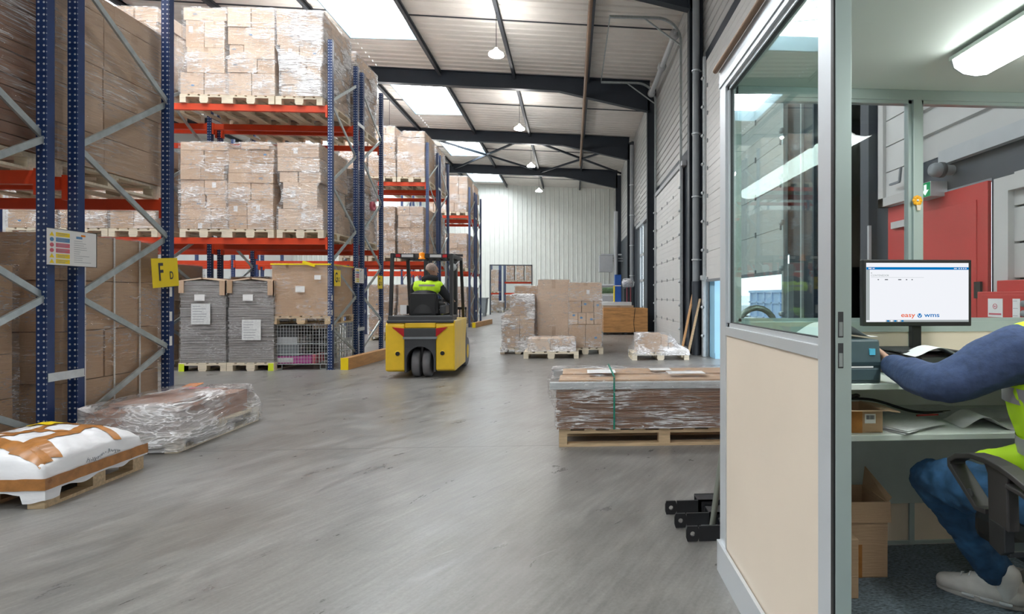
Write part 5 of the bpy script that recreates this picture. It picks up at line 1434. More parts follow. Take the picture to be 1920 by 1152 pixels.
b = MB(); b.box(OX + .022, OX + .028, y0 + .022, y1 - .022, z0 + .018, z1 - .018); b.build('window_pane', M['glass'], w2)
b = MB()
for (a, b_, c_, d_) in ((y0 + .022, y0 + .026, z0 + .018, z1), (y1 - .026, y1 - .022, z0, z1), (y0, y1, z0 + .018, z0 + .022), (y0, y1, z1 - .022, z1 - .018)): b.box(OX + .018, OX + .032, a, b_, c_, d_)
b.build('window_gasket', M['dark_grey'], w2)
# door jamb in line with the near end of the wall, two lock slots
b = MB(); b.box(OX + .003, OX + .047, OY0 - .004, OY0 + .012, FZ * 0, CZ); jb = struct(b, 'trim_102', M['alu_green'], .001)
b = MB(); b.box(OX - .002, OX + .003, OY0 - .001, OY0 + .014, 0, CZ); b.build('black_seal', M['black'], jb)
for z0_, z1_ in ((1.205, 1.275), (1.122, 1.190)):
    b = MB(); b.box(OX + .009, OX + .024, OY0 - .0052, OY0 - .003, z0_, z1_); b.build('lock_slot', M['dark_grey'], jb, .004)
    b = MB(); b.box(OX + .0115, OX + .0215, OY0 - .006, OY0 - .005, z0_ + .004, z0_ + (z1_ - z0_) * .6); b.build('slot_plate', M['galv'], jb)
b = MB(); b.box(OX + .05, OX + .11, OY0 - .02, OY0 + .04, CZ - .16, CZ - .001); tag(b.build('junction_box', M['cream_panel'], None, .004), 'small pale box fixed up under the office ceiling by the door post', 'junction box')
# far wall of the office
ya, yb = OY1 - .05, OY1
MU = (1.616, 1.680)
fw = MB()
fw.box(OX + .05, OXR, ya, yb, FZ, FZ + .02); fw.box(OX + .05, OXR, ya, yb, 1.145, 1.195); fw.box(OX + .05, OXR, ya, yb, 2.262, CZ)
fw.box(OX + .05, OX + .075, ya, yb, FZ, CZ); fw.box(MU[0] + .022, MU[1], ya - .006, yb, 1.195, 2.262); fw.box(2.62, 2.68, ya, yb, FZ, CZ); fw.box(MU[0] + .004, MU[0] + .03, ya - .003, yb, FZ, 1.145)
fwo = struct(fw, 'wall_far_office', M['alu_green'], .0015)
b = MB(); b.box(OX + .075, OXR, ya + .006, yb - .006, FZ + .02, 1.145); b.build('wall_panel', M['cream_panel'], fwo)
for k, (xa, xb) in enumerate(((OX + .075, MU[0] + .022), (MU[1], 2.62))):
    wf = MB(); z0, z1 = 1.195, 2.262; t = .016
    for (a, b_, c_, d_) in ((xa, xa + t, z0, z1), (xb - t, xb, z0, z1), (xa, xb, z0, z0 + t), (xa, xb, z1 - t, z1)): wf.box(a, b_, ya + .008, yb - .008, c_, d_)
    wo_ = struct(wf, 'window_%d' % (3 + k), M['alu_green'])
    g = MB(); g.box(xa + t, xb - t, ya + .022, ya + .028, z0 + t, z1 - t); g.build('window_pane', M['glass_clear'], wo_)
b = MB(); b.box(OXR, OXR + .04, -1.6, OY1, 0, CZ); struct(b, 'wall_right_office', M['cream_panel'])
b = MB(); b.box(OX, OXR, -1.64, -1.6, 0, CZ); struct(b, 'wall_near_office', M['cream_panel'])
# ceiling light
CL = empty('ceiling_light', (1.645, 1.10, CZ), 0, 'long lit fluorescent fitting with curved diffuser on the office ceiling', 'ceiling light')
b = MB(); b.box(-.10, .10, -1.0, 1.0, -.03, -.012); b.box(-.06, .06, -.9, .9, -.012, 0); b.build('housing', M['office_white'], CL, .004)
b = MB(); pf = [(-.097, -.03), (-.088, -.062), (-.05, -.085), (0, -.092), (.05, -.085), (.088, -.062), (.097, -.03)]; b.prism(pf, -.98, .98, 'y'); b.build('diffuser', M['tube'], CL)
for y in (-.985, .98): 
    b = MB(); b.prism([(p[0] * 1.02, p[1] * 1.02) for p in pf], y, y + .008, 'y'); b.build('end_cap', M['grey_light'], CL)
b = MB(); b.lathe([(.0, -.04), (.012, -.04), (.016, -.028), (.0, -.026)], (-.104, .55, 0), 'z', 10); b.lathe([(.0, -.04), (.012, -.04), (.016, -.028), (.0, -.026)], (-.104, .1, 0), 'z', 10); b.build('diffuser_clip', M['grey_light'], CL)
# desk bench
DZ, SZ, DF = .984, .79, 1.95
DK = empty('work_bench', (1.5, DF, FZ), 0, 'white two-tier work bench with grey back panel inside the office', 'work bench')
def dl(b, name, m, be=.002): return b.build(name, M[m], DK, be, (-1.5, -DF, -FZ))
b = MB(); b.box(.77, 2.3, DF, ya - .004, DZ - .022, DZ); dl(b, 'bench_top', 'desk_white')
b = MB(); b.box(.77, 2.3, DF + .0, ya - .004, SZ - .022, SZ); dl(b, 'lower_shelf', 'desk_white')
b = MB(); b.box(.78, 2.3, 2.43, 2.448, .335, SZ - .022); dl(b, 'back_panel', 'panel_grey')
b = MB(); b.box(.77, 2.3, ya - .02, ya - .004, SZ, DZ - .022); dl(b, 'shelf_back', 'desk_white')
for x in (.77, 2.28):
    b = MB(); b.box(x, x + .02, DF + .12, ya - .004, FZ, SZ - .022); b.box(x, x + .02, DF + .02, ya - .004, SZ, DZ - .022); dl(b, 'side_panel', 'panel_grey')
# monitor
MN = empty('monitor', (1.48, 2.20, 1.085), R(-1.5), 'black flat monitor showing a white program page, on the flat computer', 'monitor')
sw_, sz0, sz1 = .238, 1.188 - 1.085, 1.473 - 1.085
b = MB(); b.box(-sw_, sw_, 0, .028, sz0, sz1); b.box(-.15, .15, .028, .05, sz0 + .05, sz1 - .06); b.build('monitor_case', M['black'], MN, .003)
b = MB(); b.box(-.012, .028, .015, .045, .0, sz0 + .12); b.build('stand_neck', M['black'], MN, .003)
b = MB(); b.box(-.14, .12, -.11, .10, 0, .008); b.build('stand_base', M['black'], MN, .003)
Lx0, Lx1, Lz0, Lz1 = -sw_ + .014, sw_ - .014, sz0 + .018, sz1 - .014
b = MB(); b.box(Lx0, Lx1, -.0012, 0, Lz0, Lz1); sc = b.build('screen', M['screen'], MN)
LW, LH = Lx1 - Lx0, Lz1 - Lz0
def scr(name, m, u0, u1, v0, v1, d=.0018):
    b = MB(); b.box(Lx0 + LW * u0, Lx0 + LW * u1, -d, -.0012, Lz1 - LH * v1, Lz1 - LH * v0); return b.build(name, M[m], sc)
scr('menu_bar', 'screen_blue', 0, 1, .072, .115)
scr('side_bar', 'screen_grey', 0, .032, .115, .97)
scr('task_bar', 'screen_grey', .19, 1, .965, 1)
for i in range(5): scr('task_icon', 'screen' if i % 2 else 'screen_blue', .20 + .035 * i, .222 + .035 * i, .97, .995, .0022)
for i in range(4): scr('bar_icon', 'screen', .90 + .022 * i, .912 + .022 * i, .085, .102, .0022)
scr('bar_icon', 'screen', .02, .05, .085, .102, .0022); scr('bar_text', 'screen', .06, .08, .088, .100, .0022); scr('bar_text', 'screen', .855, .885, .088, .100, .0022)
for i, (u, w_) in enumerate(((.11, .012), (.18, .03), (.31, .03), (.385, .013), (.44, .012))): scr('column_title', 'screen_dark', u, u + w_, .275, .292)
scr('thin_rule', 'screen_grey', .045, .56, .245, .248)
scr('small_title', 'screen_grey', .045, .055, .165, .18)
text('CONTENEDOR', LH * .045, 'page_title', M['screen_grey'], sc, (Lx0 + LW * .045, -.0013, Lz1 - LH * .215), (R(90), 0, 0), 1, 'LEFT', .0003)
text('easy', LH * .105, 'logo_text', M['screen_orange'], sc, (Lx0 + LW * .475, -.0013, Lz1 - LH * .885), (R(90), 0, 0), 1.35, 'RIGHT', .0003, .0003)
text('wms', LH * .105, 'logo_text', M['screen_blue'], sc, (Lx0 + LW * .565, -.0013, Lz1 - LH * .885), (R(90), 0, 0), 1.35, 'LEFT', .0003, .0003)
b = MB(); cxl, czl = Lx0 + LW * .52, Lz1 - LH * .893
b.lathe([(LH * .038, -.0018), (LH * .038, -.0012)], (cxl, 0, czl), 'y', 20); b.build('logo_disc', M['screen_blue'], sc)
b = MB(); b.bar((cxl - .006, -.002, czl + .005), (cxl - .001, -.002, czl - .007), .0022, .0006, (0, 1, 0)); b.bar((cxl + .006, -.002, czl + .006), (cxl + .000, -.002, czl - .007), .0022, .0006, (0, 1, 0)); b.build('logo_mark', M['screen'], sc)
# computer under the monitor
PC = empty('computer', (1.48, 2.15, DZ), R(4), 'flat black desktop computer under the monitor, ports on its front', 'computer')
b = MB(); b.box(-.13, .20, -.14, .17, .0, .095); b.build('case', M['black'], PC, .004)
b = MB(); b.box(-.128, .198, -.144, -.14, .004, .091); b.build('front_panel', M['dark_grey'], PC, .002)
for i, (x, w_, m_) in enumerate(((-.10, .008, 'paper'), (-.05, .04, 'black'), (-.01, .012, 'black'), (.02, .014, 'steel_blue'), (.045, .014, 'steel_blue'), (.095, .022, 'lens_white'))):
    b = MB(); b.box(x - w_ / 2, x + w_ / 2, -.146, -.144, .05, .05 + (.012 if i < 5 else .026)); b.build('front_port' if i < 5 else 'sticker', M[m_], PC)
b = MB(); b.lathe([(.012, -.002), (.015, -.002), (.015, .001), (.012, .001), (.012, -.002)], (.165, -.145, .06), 'y', 18); b.build('power_ring', M['galv'], PC)
def curl(name, x0, x1, y0, y1, z, h, label, m='paper', rz=0, grp=None):
    cx_, cy_ = (x0 + x1) / 2, (y0 + y1) / 2
    b = MB(); n = 16
    b.grid(lambda u, v: ((u - .5) * (x1 - x0), (v - .5) * (y1 - y0), .001 + h * math.sin(PI * min(1, u * 1.15)) ** 1.5), n, 4)
    b.grid(lambda u, v: ((u - .5) * (x1 - x0), (v - .5) * (y1 - y0), .0002 + h * math.sin(PI * min(1, u * 1.15)) ** 1.5), n, 4)
    return tag(b.build(name, M[m], None, 0, (cx_, cy_, z), (0, 0, rz)), label, 'paper', grp)
curl('paper_sheet', 1.34, 1.56, 1.98, 2.10, DZ + .096, .035, 'curled white sheet on the computer under the monitor', rz=R(-8))
# printer
PR = empty('label_printer', (1.085, 2.09, DZ), 0, 'dark petrol-grey label printer with small blue sticker at the bench edge', 'printer')
b = MB(); b.prism([(-.12, 0), (-.125, .075), (-.11, .165), (.10, .165), (.12, .10), (.12, 0)], -.10, .095, 'x'); b.build('printer_body', M['printer'], PR, .006)
b = MB(); b.box(-.098, .093, -.128, -.12, .068, .082); b.build('label_slot', M['printer_dark'], PR)
b = MB(); b.box(-.09, .085, -.129, -.12, .012, .058); b.build('front_flap', M['printer'], PR, .004)
b = MB(); b.box(-.06, .06, -.1285, -.126, .06, .066); b.build('label_strip', M['paper'], PR)
b = MB(); b.box(.05, .071, -.1235, -.115, .108, .132); q = b.build('blue_sticker', mat('sky_blue_sticker', (.12, .55, .80), .4), PR)
curl('paper_sheet', .93, 1.20, 2.02, 2.20, DZ + .172, .05, 'large curled white sheet lying over the label printer', rz=R(6))
# shelf contents
BX = empty('cardboard_box', (1.09, 2.08, SZ), R(-2), 'small open cardboard box of cables on the bench shelf, barcode label', 'box')
b = MB(); t = .004; w_, d_, h_ = .11, .09, .085
for (a, c_, e, g_) in ((-w_, w_, -d_, -d_ + t), (-w_, w_, d_ - t, d_), (-w_, -w_ + t, -d_ + t, d_ - t), (w_ - t, w_, -d_ + t, d_ - t)): b.box(a, c_, e, g_, 0, h_)
b.box(-w_, w_, -d_, d_, 0, t); b.build('box_walls', M['card_plain'], BX)
b = MB(); b.obox((w_ + .035, 0, h_ - .003), (.075, .17, t), (0, R(8), 0)); b.build('box_flap', M['card_plain'], BX)
b = MB(); b.obox((0, -d_ - .02, h_ + .004), (.21, .045, t), (R(-12), 0, 0)); b.build('box_flap', M['card'], BX)
paper(BX, .06, -d_ - .001, .055, .042, .036, lines=0)
b = MB(); r_ = random.Random(9); x = .045
while x < .075: 
    ww = r_.choice([.001, .002]); b.box(x, x + ww, -d_ - .004, -d_ - .003, .052, .068); x += ww + .0015
b.build('barcode', M['print_dark'], BX)
b = MB(); b.box(-.02, .03, -d_ - .0015, -d_, 0, h_); b.build('brown_tape', M['tape'], BX)
def cable(pts, r_, label, m='black'):
    P_ = [Vector(p) for p in pts]; out = []
    for i in range(len(P_) - 1):
        p0 = P_[max(i - 1, 0)]; p1 = P_[i]; p2 = P_[i + 1]; p3 = P_[min(i + 2, len(P_) - 1)]
        for k in range(8):
            t = k / 8; out.append(.5 * ((2 * p1) + (p2 - p0) * t + (2 * p0 - 5 * p1 + 4 * p2 - p3) * t * t + (3 * p1 - p0 - 3 * p2 + p3) * t ** 3))
    out.append(P_[-1]); b = MB(); b.tube(out, r_, 8)
    return tag(b.build('cable', M[m]), label, 'cable')
cable([(1.03, 2.06, .80), (1.05, 2.03, .90), (1.13, 2.07, .92), (1.16, 2.10, .91), (1.09, 2.12, .90), (1.05, 2.05, .91), (1.02, 1.965, .86), (1.035, 1.935, .80), (1.02, 1.93, .75), (.98, 1.935, .73)], .0055, 'flat black cable spilling out of the small box on the shelf')
cable([(1.0, 2.10, .895), (1.15, 2.25, .87), (1.35, 2.32, .85), (1.5, 2.25, .81), (1.7, 2.30, .797)], .006, 'thick black cable looping behind the papers on the shelf')
r_ = random.Random(12)
spots = [(1.33, 2.10, .33, 'wide printed sheets in a pile on the bench shelf, in front', 5), (1.20, 2.14, -.25, 'pile of printed sheets beside the small box on the shelf', 4), (1.52, 2.28, .15, 'loose sheets behind the front pile on the shelf', 3), (1.42, 2.36, -.3, 'crumpled papers at the back of the shelf', 3), (1.80, 2.24, .1, 'papers at the right end of the shelf', 4), (1.62, 2.38, .5, 'scattered sheets at the rear right of the shelf', 3)]
for i, (x, y, a, lb, n) in enumerate(spots):
    root = empty('paper_pile', (x, y, SZ), a, lb, 'paper', 'papers on the bench shelf')
    for k in range(n):
        w2_, h2_ = .105, .15
        b = MB(); sk_ = r_.uniform(0, .006)
        b.grid(lambda u, v: ((u - .5) * .27, (v - .5) * .20, .001 + k * .0035 + sk_ * math.sin(u * 5 + k) * v), 8, 6); b.grid(lambda u, v: ((u - .5) * .27, (v - .5) * .20, .0005 + k * .0035 + sk_ * math.sin(u * 5 + k) * v), 8, 6)
        o = b.build('sheet', M['paper' if k != n - 1 else 'paper_lines'], root, 0, (r_.uniform(-.02, .02), r_.uniform(-.02, .02), 0), (0, 0, r_.uniform(-.25, .25)))
curl('paper_sheet', 1.56, 1.76, 2.0, 2.16, SZ + .002, .045, 'curled white sheet arching at the right end of the shelf front', rz=R(-12))
b = MB(); b.tube([(-.05, 0, 0), (.05, .01, 0)], .004, 8); tag(b.build('red_pen', M['red'], None, 0, (1.50, 2.16, SZ + .024)), 'red and green pen lying on the shelf papers', 'pen')
# cartons on the office floor
OB = empty('cardboard_box', (1.205, 2.30, FZ), R(-2), 'tall open brown box on the office carpet under the bench', 'box')
b = MB(); w_, d_, h_, t = .14, .105, .32, .004
for (a, c_, e, g_) in ((-w_, w_, -d_, -d_ + t), (-w_, w_, d_ - t, d_), (-w_, -w_ + t, -d_ + t, d_ - t), (w_ - t, w_, -d_ + t, d_ - t)): b.box(a, c_, e, g_, 0, h_)
b.box(-w_, w_, -d_, d_, 0, t); b.build('box_walls', M['card_plain'], OB)
b = MB(); b.add([(w_, -d_, h_), (w_, d_, h_), (w_ + .01, d_, h_ + .085), (w_ + .015, -d_, h_ + .02), (w_ + .004, -d_, h_), (w_ + .004, d_, h_), (w_ + .014, d_, h_ + .085), (w_ + .019, -d_, h_ + .02)], [(0, 1, 2, 3), (7, 6, 5, 4), (0, 4, 5, 1), (1, 5, 6, 2), (2, 6, 7, 3), (3, 7, 4, 0)]); b.build('box_flap', M['card_plain'], OB)
b = MB(); b.obox((0, -d_ - .006, h_ - .04), (.30, t, .085), (R(-5), 0, 0)); b.build('box_flap', M['card_plain'], OB)
b = MB(); b.box(-.02, .03, -d_ - .001, -d_, .0, .14); b.build('brown_tape', M['tape'], OB)
SB = empty('cardboard_box', (1.035, 2.12, FZ), R(-2), 'small closed tan box standing in front of the tall open one', 'box')
b = MB(); b.box(-.10, .10, -.075, .075, 0, .235); b.build('box_walls', M['card'], SB, .003)
b = MB()
for i in range(4): b.box(.02, .07 - .01 * i, -.0765, -.075, .08 + .009 * i, .084 + .009 * i)
b.build('printed_lines', M['print_grey'], SB)
# ------------------------------------------------------------------ chair
CH = empty('office_chair', (1.60, 1.50, FZ), 0, 'black office chair with loop armrests under the seated person', 'chair')
def cl(b, name, m, be=0): return b.build(name, M[m], CH, be, (-1.60, -1.50, -FZ))
b = MB(); b.box(1.36, 1.84, 1.26, 1.74, .50, .605); cl(b, 'seat', 'black', .03)
b = MB(); b.grid(lambda u, v: (1.38 + .44 * u, 1.235 - .05 * math.sin(PI * u), .62 + .48 * v), 12, 10); b.grid(lambda u, v: (1.38 + .44 * u, 1.19 - .05 * math.sin(PI * u), .62 + .48 * v), 12, 10); cl(b, 'backrest', 'black')
b = MB(); b.bar((1.6, 1.22, .48), (1.6, 1.16, .72), .06, .02); cl(b, 'back_bar', 'black')
ARM = [(1.478, .690), (1.516, .686), (1.574, .735), (1.628, .778), (1.630, .795), (1.60, .816), (1.542, .834), (1.486, .838), (1.429, .832), (1.384, .82), (1.30, .79)]
ARM_LOW = [(1.30, .79), (1.31, .77), (1.36, .785), (1.41, .79)]
STRUT = [(1.405, .66), (1.478, .665), (1.482, .80), (1.50, .835), (1.40, .832), (1.41, .79)]
BRK = [(1.415, .67), (1.475, .675), (1.472, .60), (1.43, .585), (1.415, .60)]
def rail(pts, w, t, x):
    b = MB(); vs = []; n = len(pts)
    for i, p in enumerate(pts):
        a = Vector(pts[max(i - 1, 0)]); c_ = Vector(pts[min(i + 1, n - 1)]); d = (c_ - a).normalized(); nn = Vector((-d.y, d.x)) * t / 2
        for (sx, sn) in ((-1, -1), (1, -1), (1, 1), (-1, 1)): vs.append((x + sx * w / 2, p[0] + sn * nn.x, p[1] + sn * nn.y))
    f_ = [(i * 4 + k, i * 4 + (k + 1) % 4, i * 4 + 4 + (k + 1) % 4, i * 4 + 4 + k) for i in range(n - 1) for k in range(4)] + [(3, 2, 1, 0), (n * 4 - 4, n * 4 - 3, n * 4 - 2, n * 4 - 1)]
    b.add(vs, f_); return b
for s_, x in ((1, 1.225), (-1, 1.975)):
    b = rail(ARM, .055, .016, x); b2 = rail(ARM_LOW, .05, .014, x); b.add(b2.v, b2.f); cl(b, 'armrest_loop', 'chair_black', .004)
    b = MB(); b.prism(STRUT, x - .018, x + .018, 'x'); cl(b, 'armrest_strut', 'chair_black', .005)
    b = MB(); b.prism(BRK, x - .02, x + .01, 'x'); b.box(min(x, 1.37) if x < 1.6 else 1.83, max(x, 1.37) if x < 1.6 else x, 1.42, 1.475, .583, .60); cl(b, 'armrest_bracket', 'black_metal', .003)
    b = MB(); b.lathe([(.013, -.003), (.013, .003)], (x - s_ * .02, 1.545, .72), 'x', 16); q = cl(b, 'height_button', 'dark_grey')
b = MB(); b.tube([(1.6, 1.5, FZ + .09), (1.6, 1.5, .50)], .03, 14); cl(b, 'gas_lift', 'black_metal')
for k in range(5):
    a = 2 * PI * k / 5 + .3; b = MB(); b.bar((1.6, 1.5, FZ + .09), (1.6 + .28 * math.cos(a), 1.5 + .28 * math.sin(a), FZ + .065), .045, .03); q = cl(b, 'base_arm', 'black')
    b = MB(); b.lathe([(.0, -.02), (.025, -.02), (.025, .02), (.0, .02)], (1.6 + .28 * math.cos(a), 1.5 + .28 * math.sin(a), FZ + .025), 'x', 12); cl(b, 'caster', 'dark_grey')
# ------------------------------------------------------------------ seated person
PS = empty('person', (1.60, 1.50, FZ), 0, 'person seated at the bench in navy sweatshirt, lime vest and jeans, arm towards the printer', 'person')
def pb_(name, chains, m, voxel=.009, sm=4): return body(name, [[(p[0] - 1.60, p[1] - 1.50, p[2] - FZ, p[3]) for p in ch] for ch in chains], M[m], PS, voxel, sm)
hch, T = head(PS, (1.66, 1.58, 1.46), R(12), R(-12))
Lsh, Lel, Lwr = (1.42, 1.60, 1.14), (1.215, 1.70, 1.03), (1.212, 1.97, 1.055)
Rsh, Rel, Rwr = (1.76, 1.62, 1.14), (1.86, 1.74, .98), (1.74, 2.02, 1.02)
tors = [[(1.60, 1.50, .66, .135), (1.58, 1.54, .85, .13), (1.57, 1.60, 1.04, .14)], [(1.52, 1.50, .64, .11), (1.68, 1.50, .64, .11)], [(1.46, 1.60, 1.12, .075), (1.70, 1.61, 1.12, .075)]]
legsL = [(1.51, 1.52, .62, .088), (1.43, 2.02, .60, .062), (1.655, 2.0, .25, .042), (1.665, 1.985, .19, .038)]
legsR = [(1.69, 1.52, .62, .088), (1.78, 2.00, .60, .062), (1.86, 1.95, .25, .042), (1.86, 1.94, .19, .038)]
footL = [(1.675, 1.965, .155, .034), (1.60, 2.03, .155, .034), (1.53, 2.09, .145, .028)]
footR = [(1.86, 1.92, .155, .034), (1.85, 2.0, .155, .034), (1.84, 2.10, .145, .028)]
ch = hch + tors + [[(1.59, 1.60, 1.20, .055), (1.64, 1.58, 1.37, .055)], [(*Lsh, .055), (*Lel, .042), (*Lwr, .027)], [(*Rsh, .055), (*Rel, .042), (*Rwr, .027)], legsL, legsR, footL, footR]
ch += hand_chains(Lwr, (.05, 1, .10), (-1, 0, -.1), .35, 1.0, -1) + hand_chains(Rwr, (-.5, .8, -.1), (0, 0, -1), .35)
pb_('body', ch, 'skin', .0065, 3)
def T2(p):
    q = T(p); return (q[0] - 1.60, q[1] - 1.50, q[2] - FZ)
head_parts(PS, T2)
sw1 = pb_('sweatshirt', [[(1.60, 1.50, .68, .150), (1.58, 1.54, .85, .148), (1.57, 1.60, 1.04, .158)], [(1.46, 1.60, 1.12, .092), (1.70, 1.61, 1.12, .092)], [(1.59, 1.60, 1.22, .065), (1.605, 1.595, 1.27, .062)],
   [(*Lsh, .092), (1.33, 1.645, 1.09, .086), (Lel[0] + .02, Lel[1] - .02, Lel[2] + .0, .068), (Lel[0] - .01, Lel[1] + .015, Lel[2] - .002, .064), (1.214, 1.84, 1.038, .060), (Lwr[0], Lwr[1] - .03, Lwr[2], .046)],
   [(*Rsh, .088), (Rel[0], Rel[1], Rel[2], .064), (Rwr[0], Rwr[1], Rwr[2], .046)]], 'navy', .0085, 5)
folds(sw1, .014, .09)
v1 = pb_('hi_vis_vest', [[(1.60, 1.49, .70, .176), (1.585, 1.535, .85, .174), (1.575, 1.595, 1.03, .180)], [(1.50, 1.60, 1.13, .105), (1.68, 1.61, 1.13, .105)], [(1.45, 1.60, 1.17, .075), (1.70, 1.61, 1.17, .07)], [(1.46, 1.62, .80, .05), (1.36, 1.70, .785, .018)]], 'lime', .010, 4)
folds(v1, .014, .1)
for za in (.845, 1.00):
    b = MB()
    b.grid(lambda u, v: (1.585 + .187 * math.cos(2 * PI * u) - 1.60, 1.535 + (za - .85) * .35 + .187 * math.sin(2 * PI * u) - 1.50, za - .025 + .05 * v - FZ), 40, 2); b.build('reflective_band', M['reflective'], PS)
j1 = pb_('jeans', [[(1.52, 1.50, .64, .125), (1.68, 1.50, .64, .125)], [(1.51, 1.52, .625, .105), (1.46, 1.80, .625, .096), (1.43, 2.0, .60, .083), (1.43, 2.035, .585, .080), (1.55, 2.01, .42, .074), (1.65, 1.995, .25, .066)],
   [(1.69, 1.52, .625, .105), (1.74, 1.78, .62, .094), (1.78, 2.0, .60, .083), (1.82, 1.97, .42, .072), (1.86, 1.95, .25, .064)]], 'jeans', .0085, 4)
folds(j1, .026, .055)
for nm, fp in (('L', (1.675, 1.96, 1.53, 2.09)), ('R', (1.86, 1.92, 1.84, 2.10))):
    x0, y0, x1, y1 = fp; d = Vector((x1 - x0, y1 - y0)).normalized(); n_ = Vector((-d.y, d.x))
    def Q(a, s2, z, r2): return (x0 + d.x * a + n_.x * s2, y0 + d.y * a + n_.y * s2, z, r2)
    so = pb_('sock', [[Q(.0, 0, .17, .042), Q(-.005, 0, .24, .046)]], 'sock', .008, 3)
    s3 = pb_('shoe', [[Q(-.035, 0, FZ + .045, .036), Q(.06, 0, FZ + .045, .040), Q(.15, .006, FZ + .042, .040), Q(.20, .008, FZ + .038, .032)], [Q(-.03, 0, FZ + .085, .030), Q(-.02, .0, FZ + .10, .028)], [Q(.05, 0, FZ + .075, .036), Q(.10, 0, FZ + .065, .034)]], 'shoe', .006, 2)
    b = MB(); pts = []
    for k in range(24):
        a = 2 * PI * k / 24; L_ = .150 * math.cos(a); ww = (.040 + .007 * math.cos(a)) * math.sin(a)
        pts.append((x0 + d.x * (.082 + L_) + n_.x * ww - 1.60, y0 + d.y * (.082 + L_) + n_.y * ww - 1.50))
    b.prism(pts, .0, .026, 'z'); b.build('shoe_sole', M['sole'], PS, .006)
    for k in range(3):
        for s2 in (-1, 1):
            b = MB(); p = Q(-.02 + .06 * k, s2 * (.034 + .004 * k), FZ + .02, 0); q = Q(.02 + .06 * k, s2 * (.036 + .004 * k), FZ + .02, 0)
            b.tube([(p[0] - 1.6, p[1] - 1.5, p[2] - FZ), (q[0] - 1.6, q[1] - 1.5, q[2] - FZ)], .007, 8)
            b.build('sole_window', M['grey_light'], PS)
    b = MB()
    for k in range(4):
        a = .055 + .028 * k; p = Q(a, -.022, FZ + .108 - .010 * k, 0); q = Q(a + .008, .022, FZ + .108 - .010 * k, 0)
        b.tube([(p[0] - 1.6, p[1] - 1.5, p[2] - FZ), ((p[0] + q[0]) / 2 - 1.6, (p[1] + q[1]) / 2 - 1.5, p[2] - FZ + .008), (q[0] - 1.6, q[1] - 1.5, q[2] - FZ)], .003, 6)
    b.build('laces', M['paper'], PS)
# ------------------------------------------------------------------ seen through the office windows: red door, signs, hose cabinet, loading yard
rd = MB(); rd.box(2.955, 2.985, 3.62, 4.82, 0, 2.14); rdo = struct(rd, 'door_3', M['red'], .003)
b = MB(); b.box(2.948, 2.955, 3.72, 4.72, .02, 2.02); b.build('door_leaf', M['red'], rdo, .002)
b = MB(); b.box(2.93, 2.948, 3.66, 3.72, 1.30, 1.42); b.build('door_closer', M['black'], rdo)
b = MB(); b.box(2.92, 2.955, 4.50, 4.72, 1.93, 1.99); b.build('door_contact', M['lens_white'], rdo)
ex = empty('exit_sign', (2.84, 4.24, 2.165), 0, 'lit green exit sign with white down arrow beside the flower on the mullion', 'sign')
b = MB(); b.box(0, .14, -.18, .04, -.055, .065); b.build('sign_case', M['grey_light'], ex, .003)
b = MB(); b.box(-.003, 0, -.174, .034, -.05, .06); sf = b.build('green_face', M['exit_green'], ex)
b = MB(); b.prism([(-.135, .045), (-.105, .045), (-.105, .0), (-.08, .0), (-.12, -.04), (-.16, .0), (-.135, .0)], -.005, -.003, 'x'); b.build('down_arrow', M['exit_white'], sf)
si = empty('siren', (2.84, 3.99, 2.30), 0, 'round grey alarm siren on the pale cladding above the exit sign', 'siren')
b = MB(); b.lathe([(.02, -.05), (.045, -.045), (.055, -.02), (.055, .03), (.04, .05), (.04, .13)], (0, 0, 0), 'x', 18); b.build('siren_horn', M['pipe_grey'], si)
b = MB(); b.lathe([(.05, -.0), (.06, .0), (.06, .03), (.05, .03)], (.02, 0, 0), 'x', 18); b.build('siren_ring', M['dark_grey'], si)
hc_ = empty('hose_cabinet', (2.84, 3.22, 1.0), 0, 'red fire cabinet with white stickers below the white framed shutter', 'cabinet')
b = MB(); b.box(-.09, .14, -.35, .24, -.4, .345); b.build('cabinet_body', M['red'], hc_, .004)
b = MB(); b.box(-.01, .14, -.35, .17, .345, .42); b.build('cabinet_top', M['red'], hc_, .004)
b = MB(); b.box(-.093, -.09, -.33, .205, -.38, .325); b.build('cabinet_door', M['red'], hc_, .002)
pp = paper(hc_, -.094, .08, .24, .12, .12, face='-x', lines=0)
b = MB(); b.tube([(-.097, .08 + .016 * math.cos(a), .25 + .016 * math.sin(a)) for a in [2 * PI * k / 14 for k in range(15)]], .002, 6, False); b.tube([(-.097, .076, .25), (-.097, .084, .25)], .004, 8); b.box(-.098, -.096, .03, .13, .195, .205); b.build('red_symbol', M['pink'], pp)
paper(hc_, -.094, -.085, .24, .055, .12, face='-x', lines=3); paper(hc_, -.094, -.20, .12, .12, .10, face='-x', lines=4)
for z in (.21, .27):
    b = MB(); b.lathe([(.005, -.112), (.020, -.108), (.020, -.094), (.005, -.094)], (0, -.145, z), 'x', 14); b.build('cabinet_button', M['grey_mid'], hc_)
sh = MB()   # white framed door with a window, right of the red door
for (a, b_, z0, z1) in ((3.38, 3.50, 0, 2.12), (2.6, 3.38, 2.02, 2.12)): sh.box(2.90, 2.985, a, b_, z0, z1)
wd = struct(sh, 'door_4', M['wall_clad'])
b = MB()
for i in range(9): b.box(2.945, 2.985, 2.6, 3.38, .24 * i, .24 * i + .225)
b.build('shutter_slats', M['wall_clad'], wd)
b = MB()
for (a, b_, z0, z1) in ((3.05, 3.08, 1.46, 1.90), (2.6, 2.63, 1.46, 1.90), (2.6, 3.08, 1.46, 1.49), (2.6, 3.08, 1.87, 1.90)): b.box(2.93, 2.945, a, b_, z0, z1)
b.build('notice_frame', M['alu'], wd)
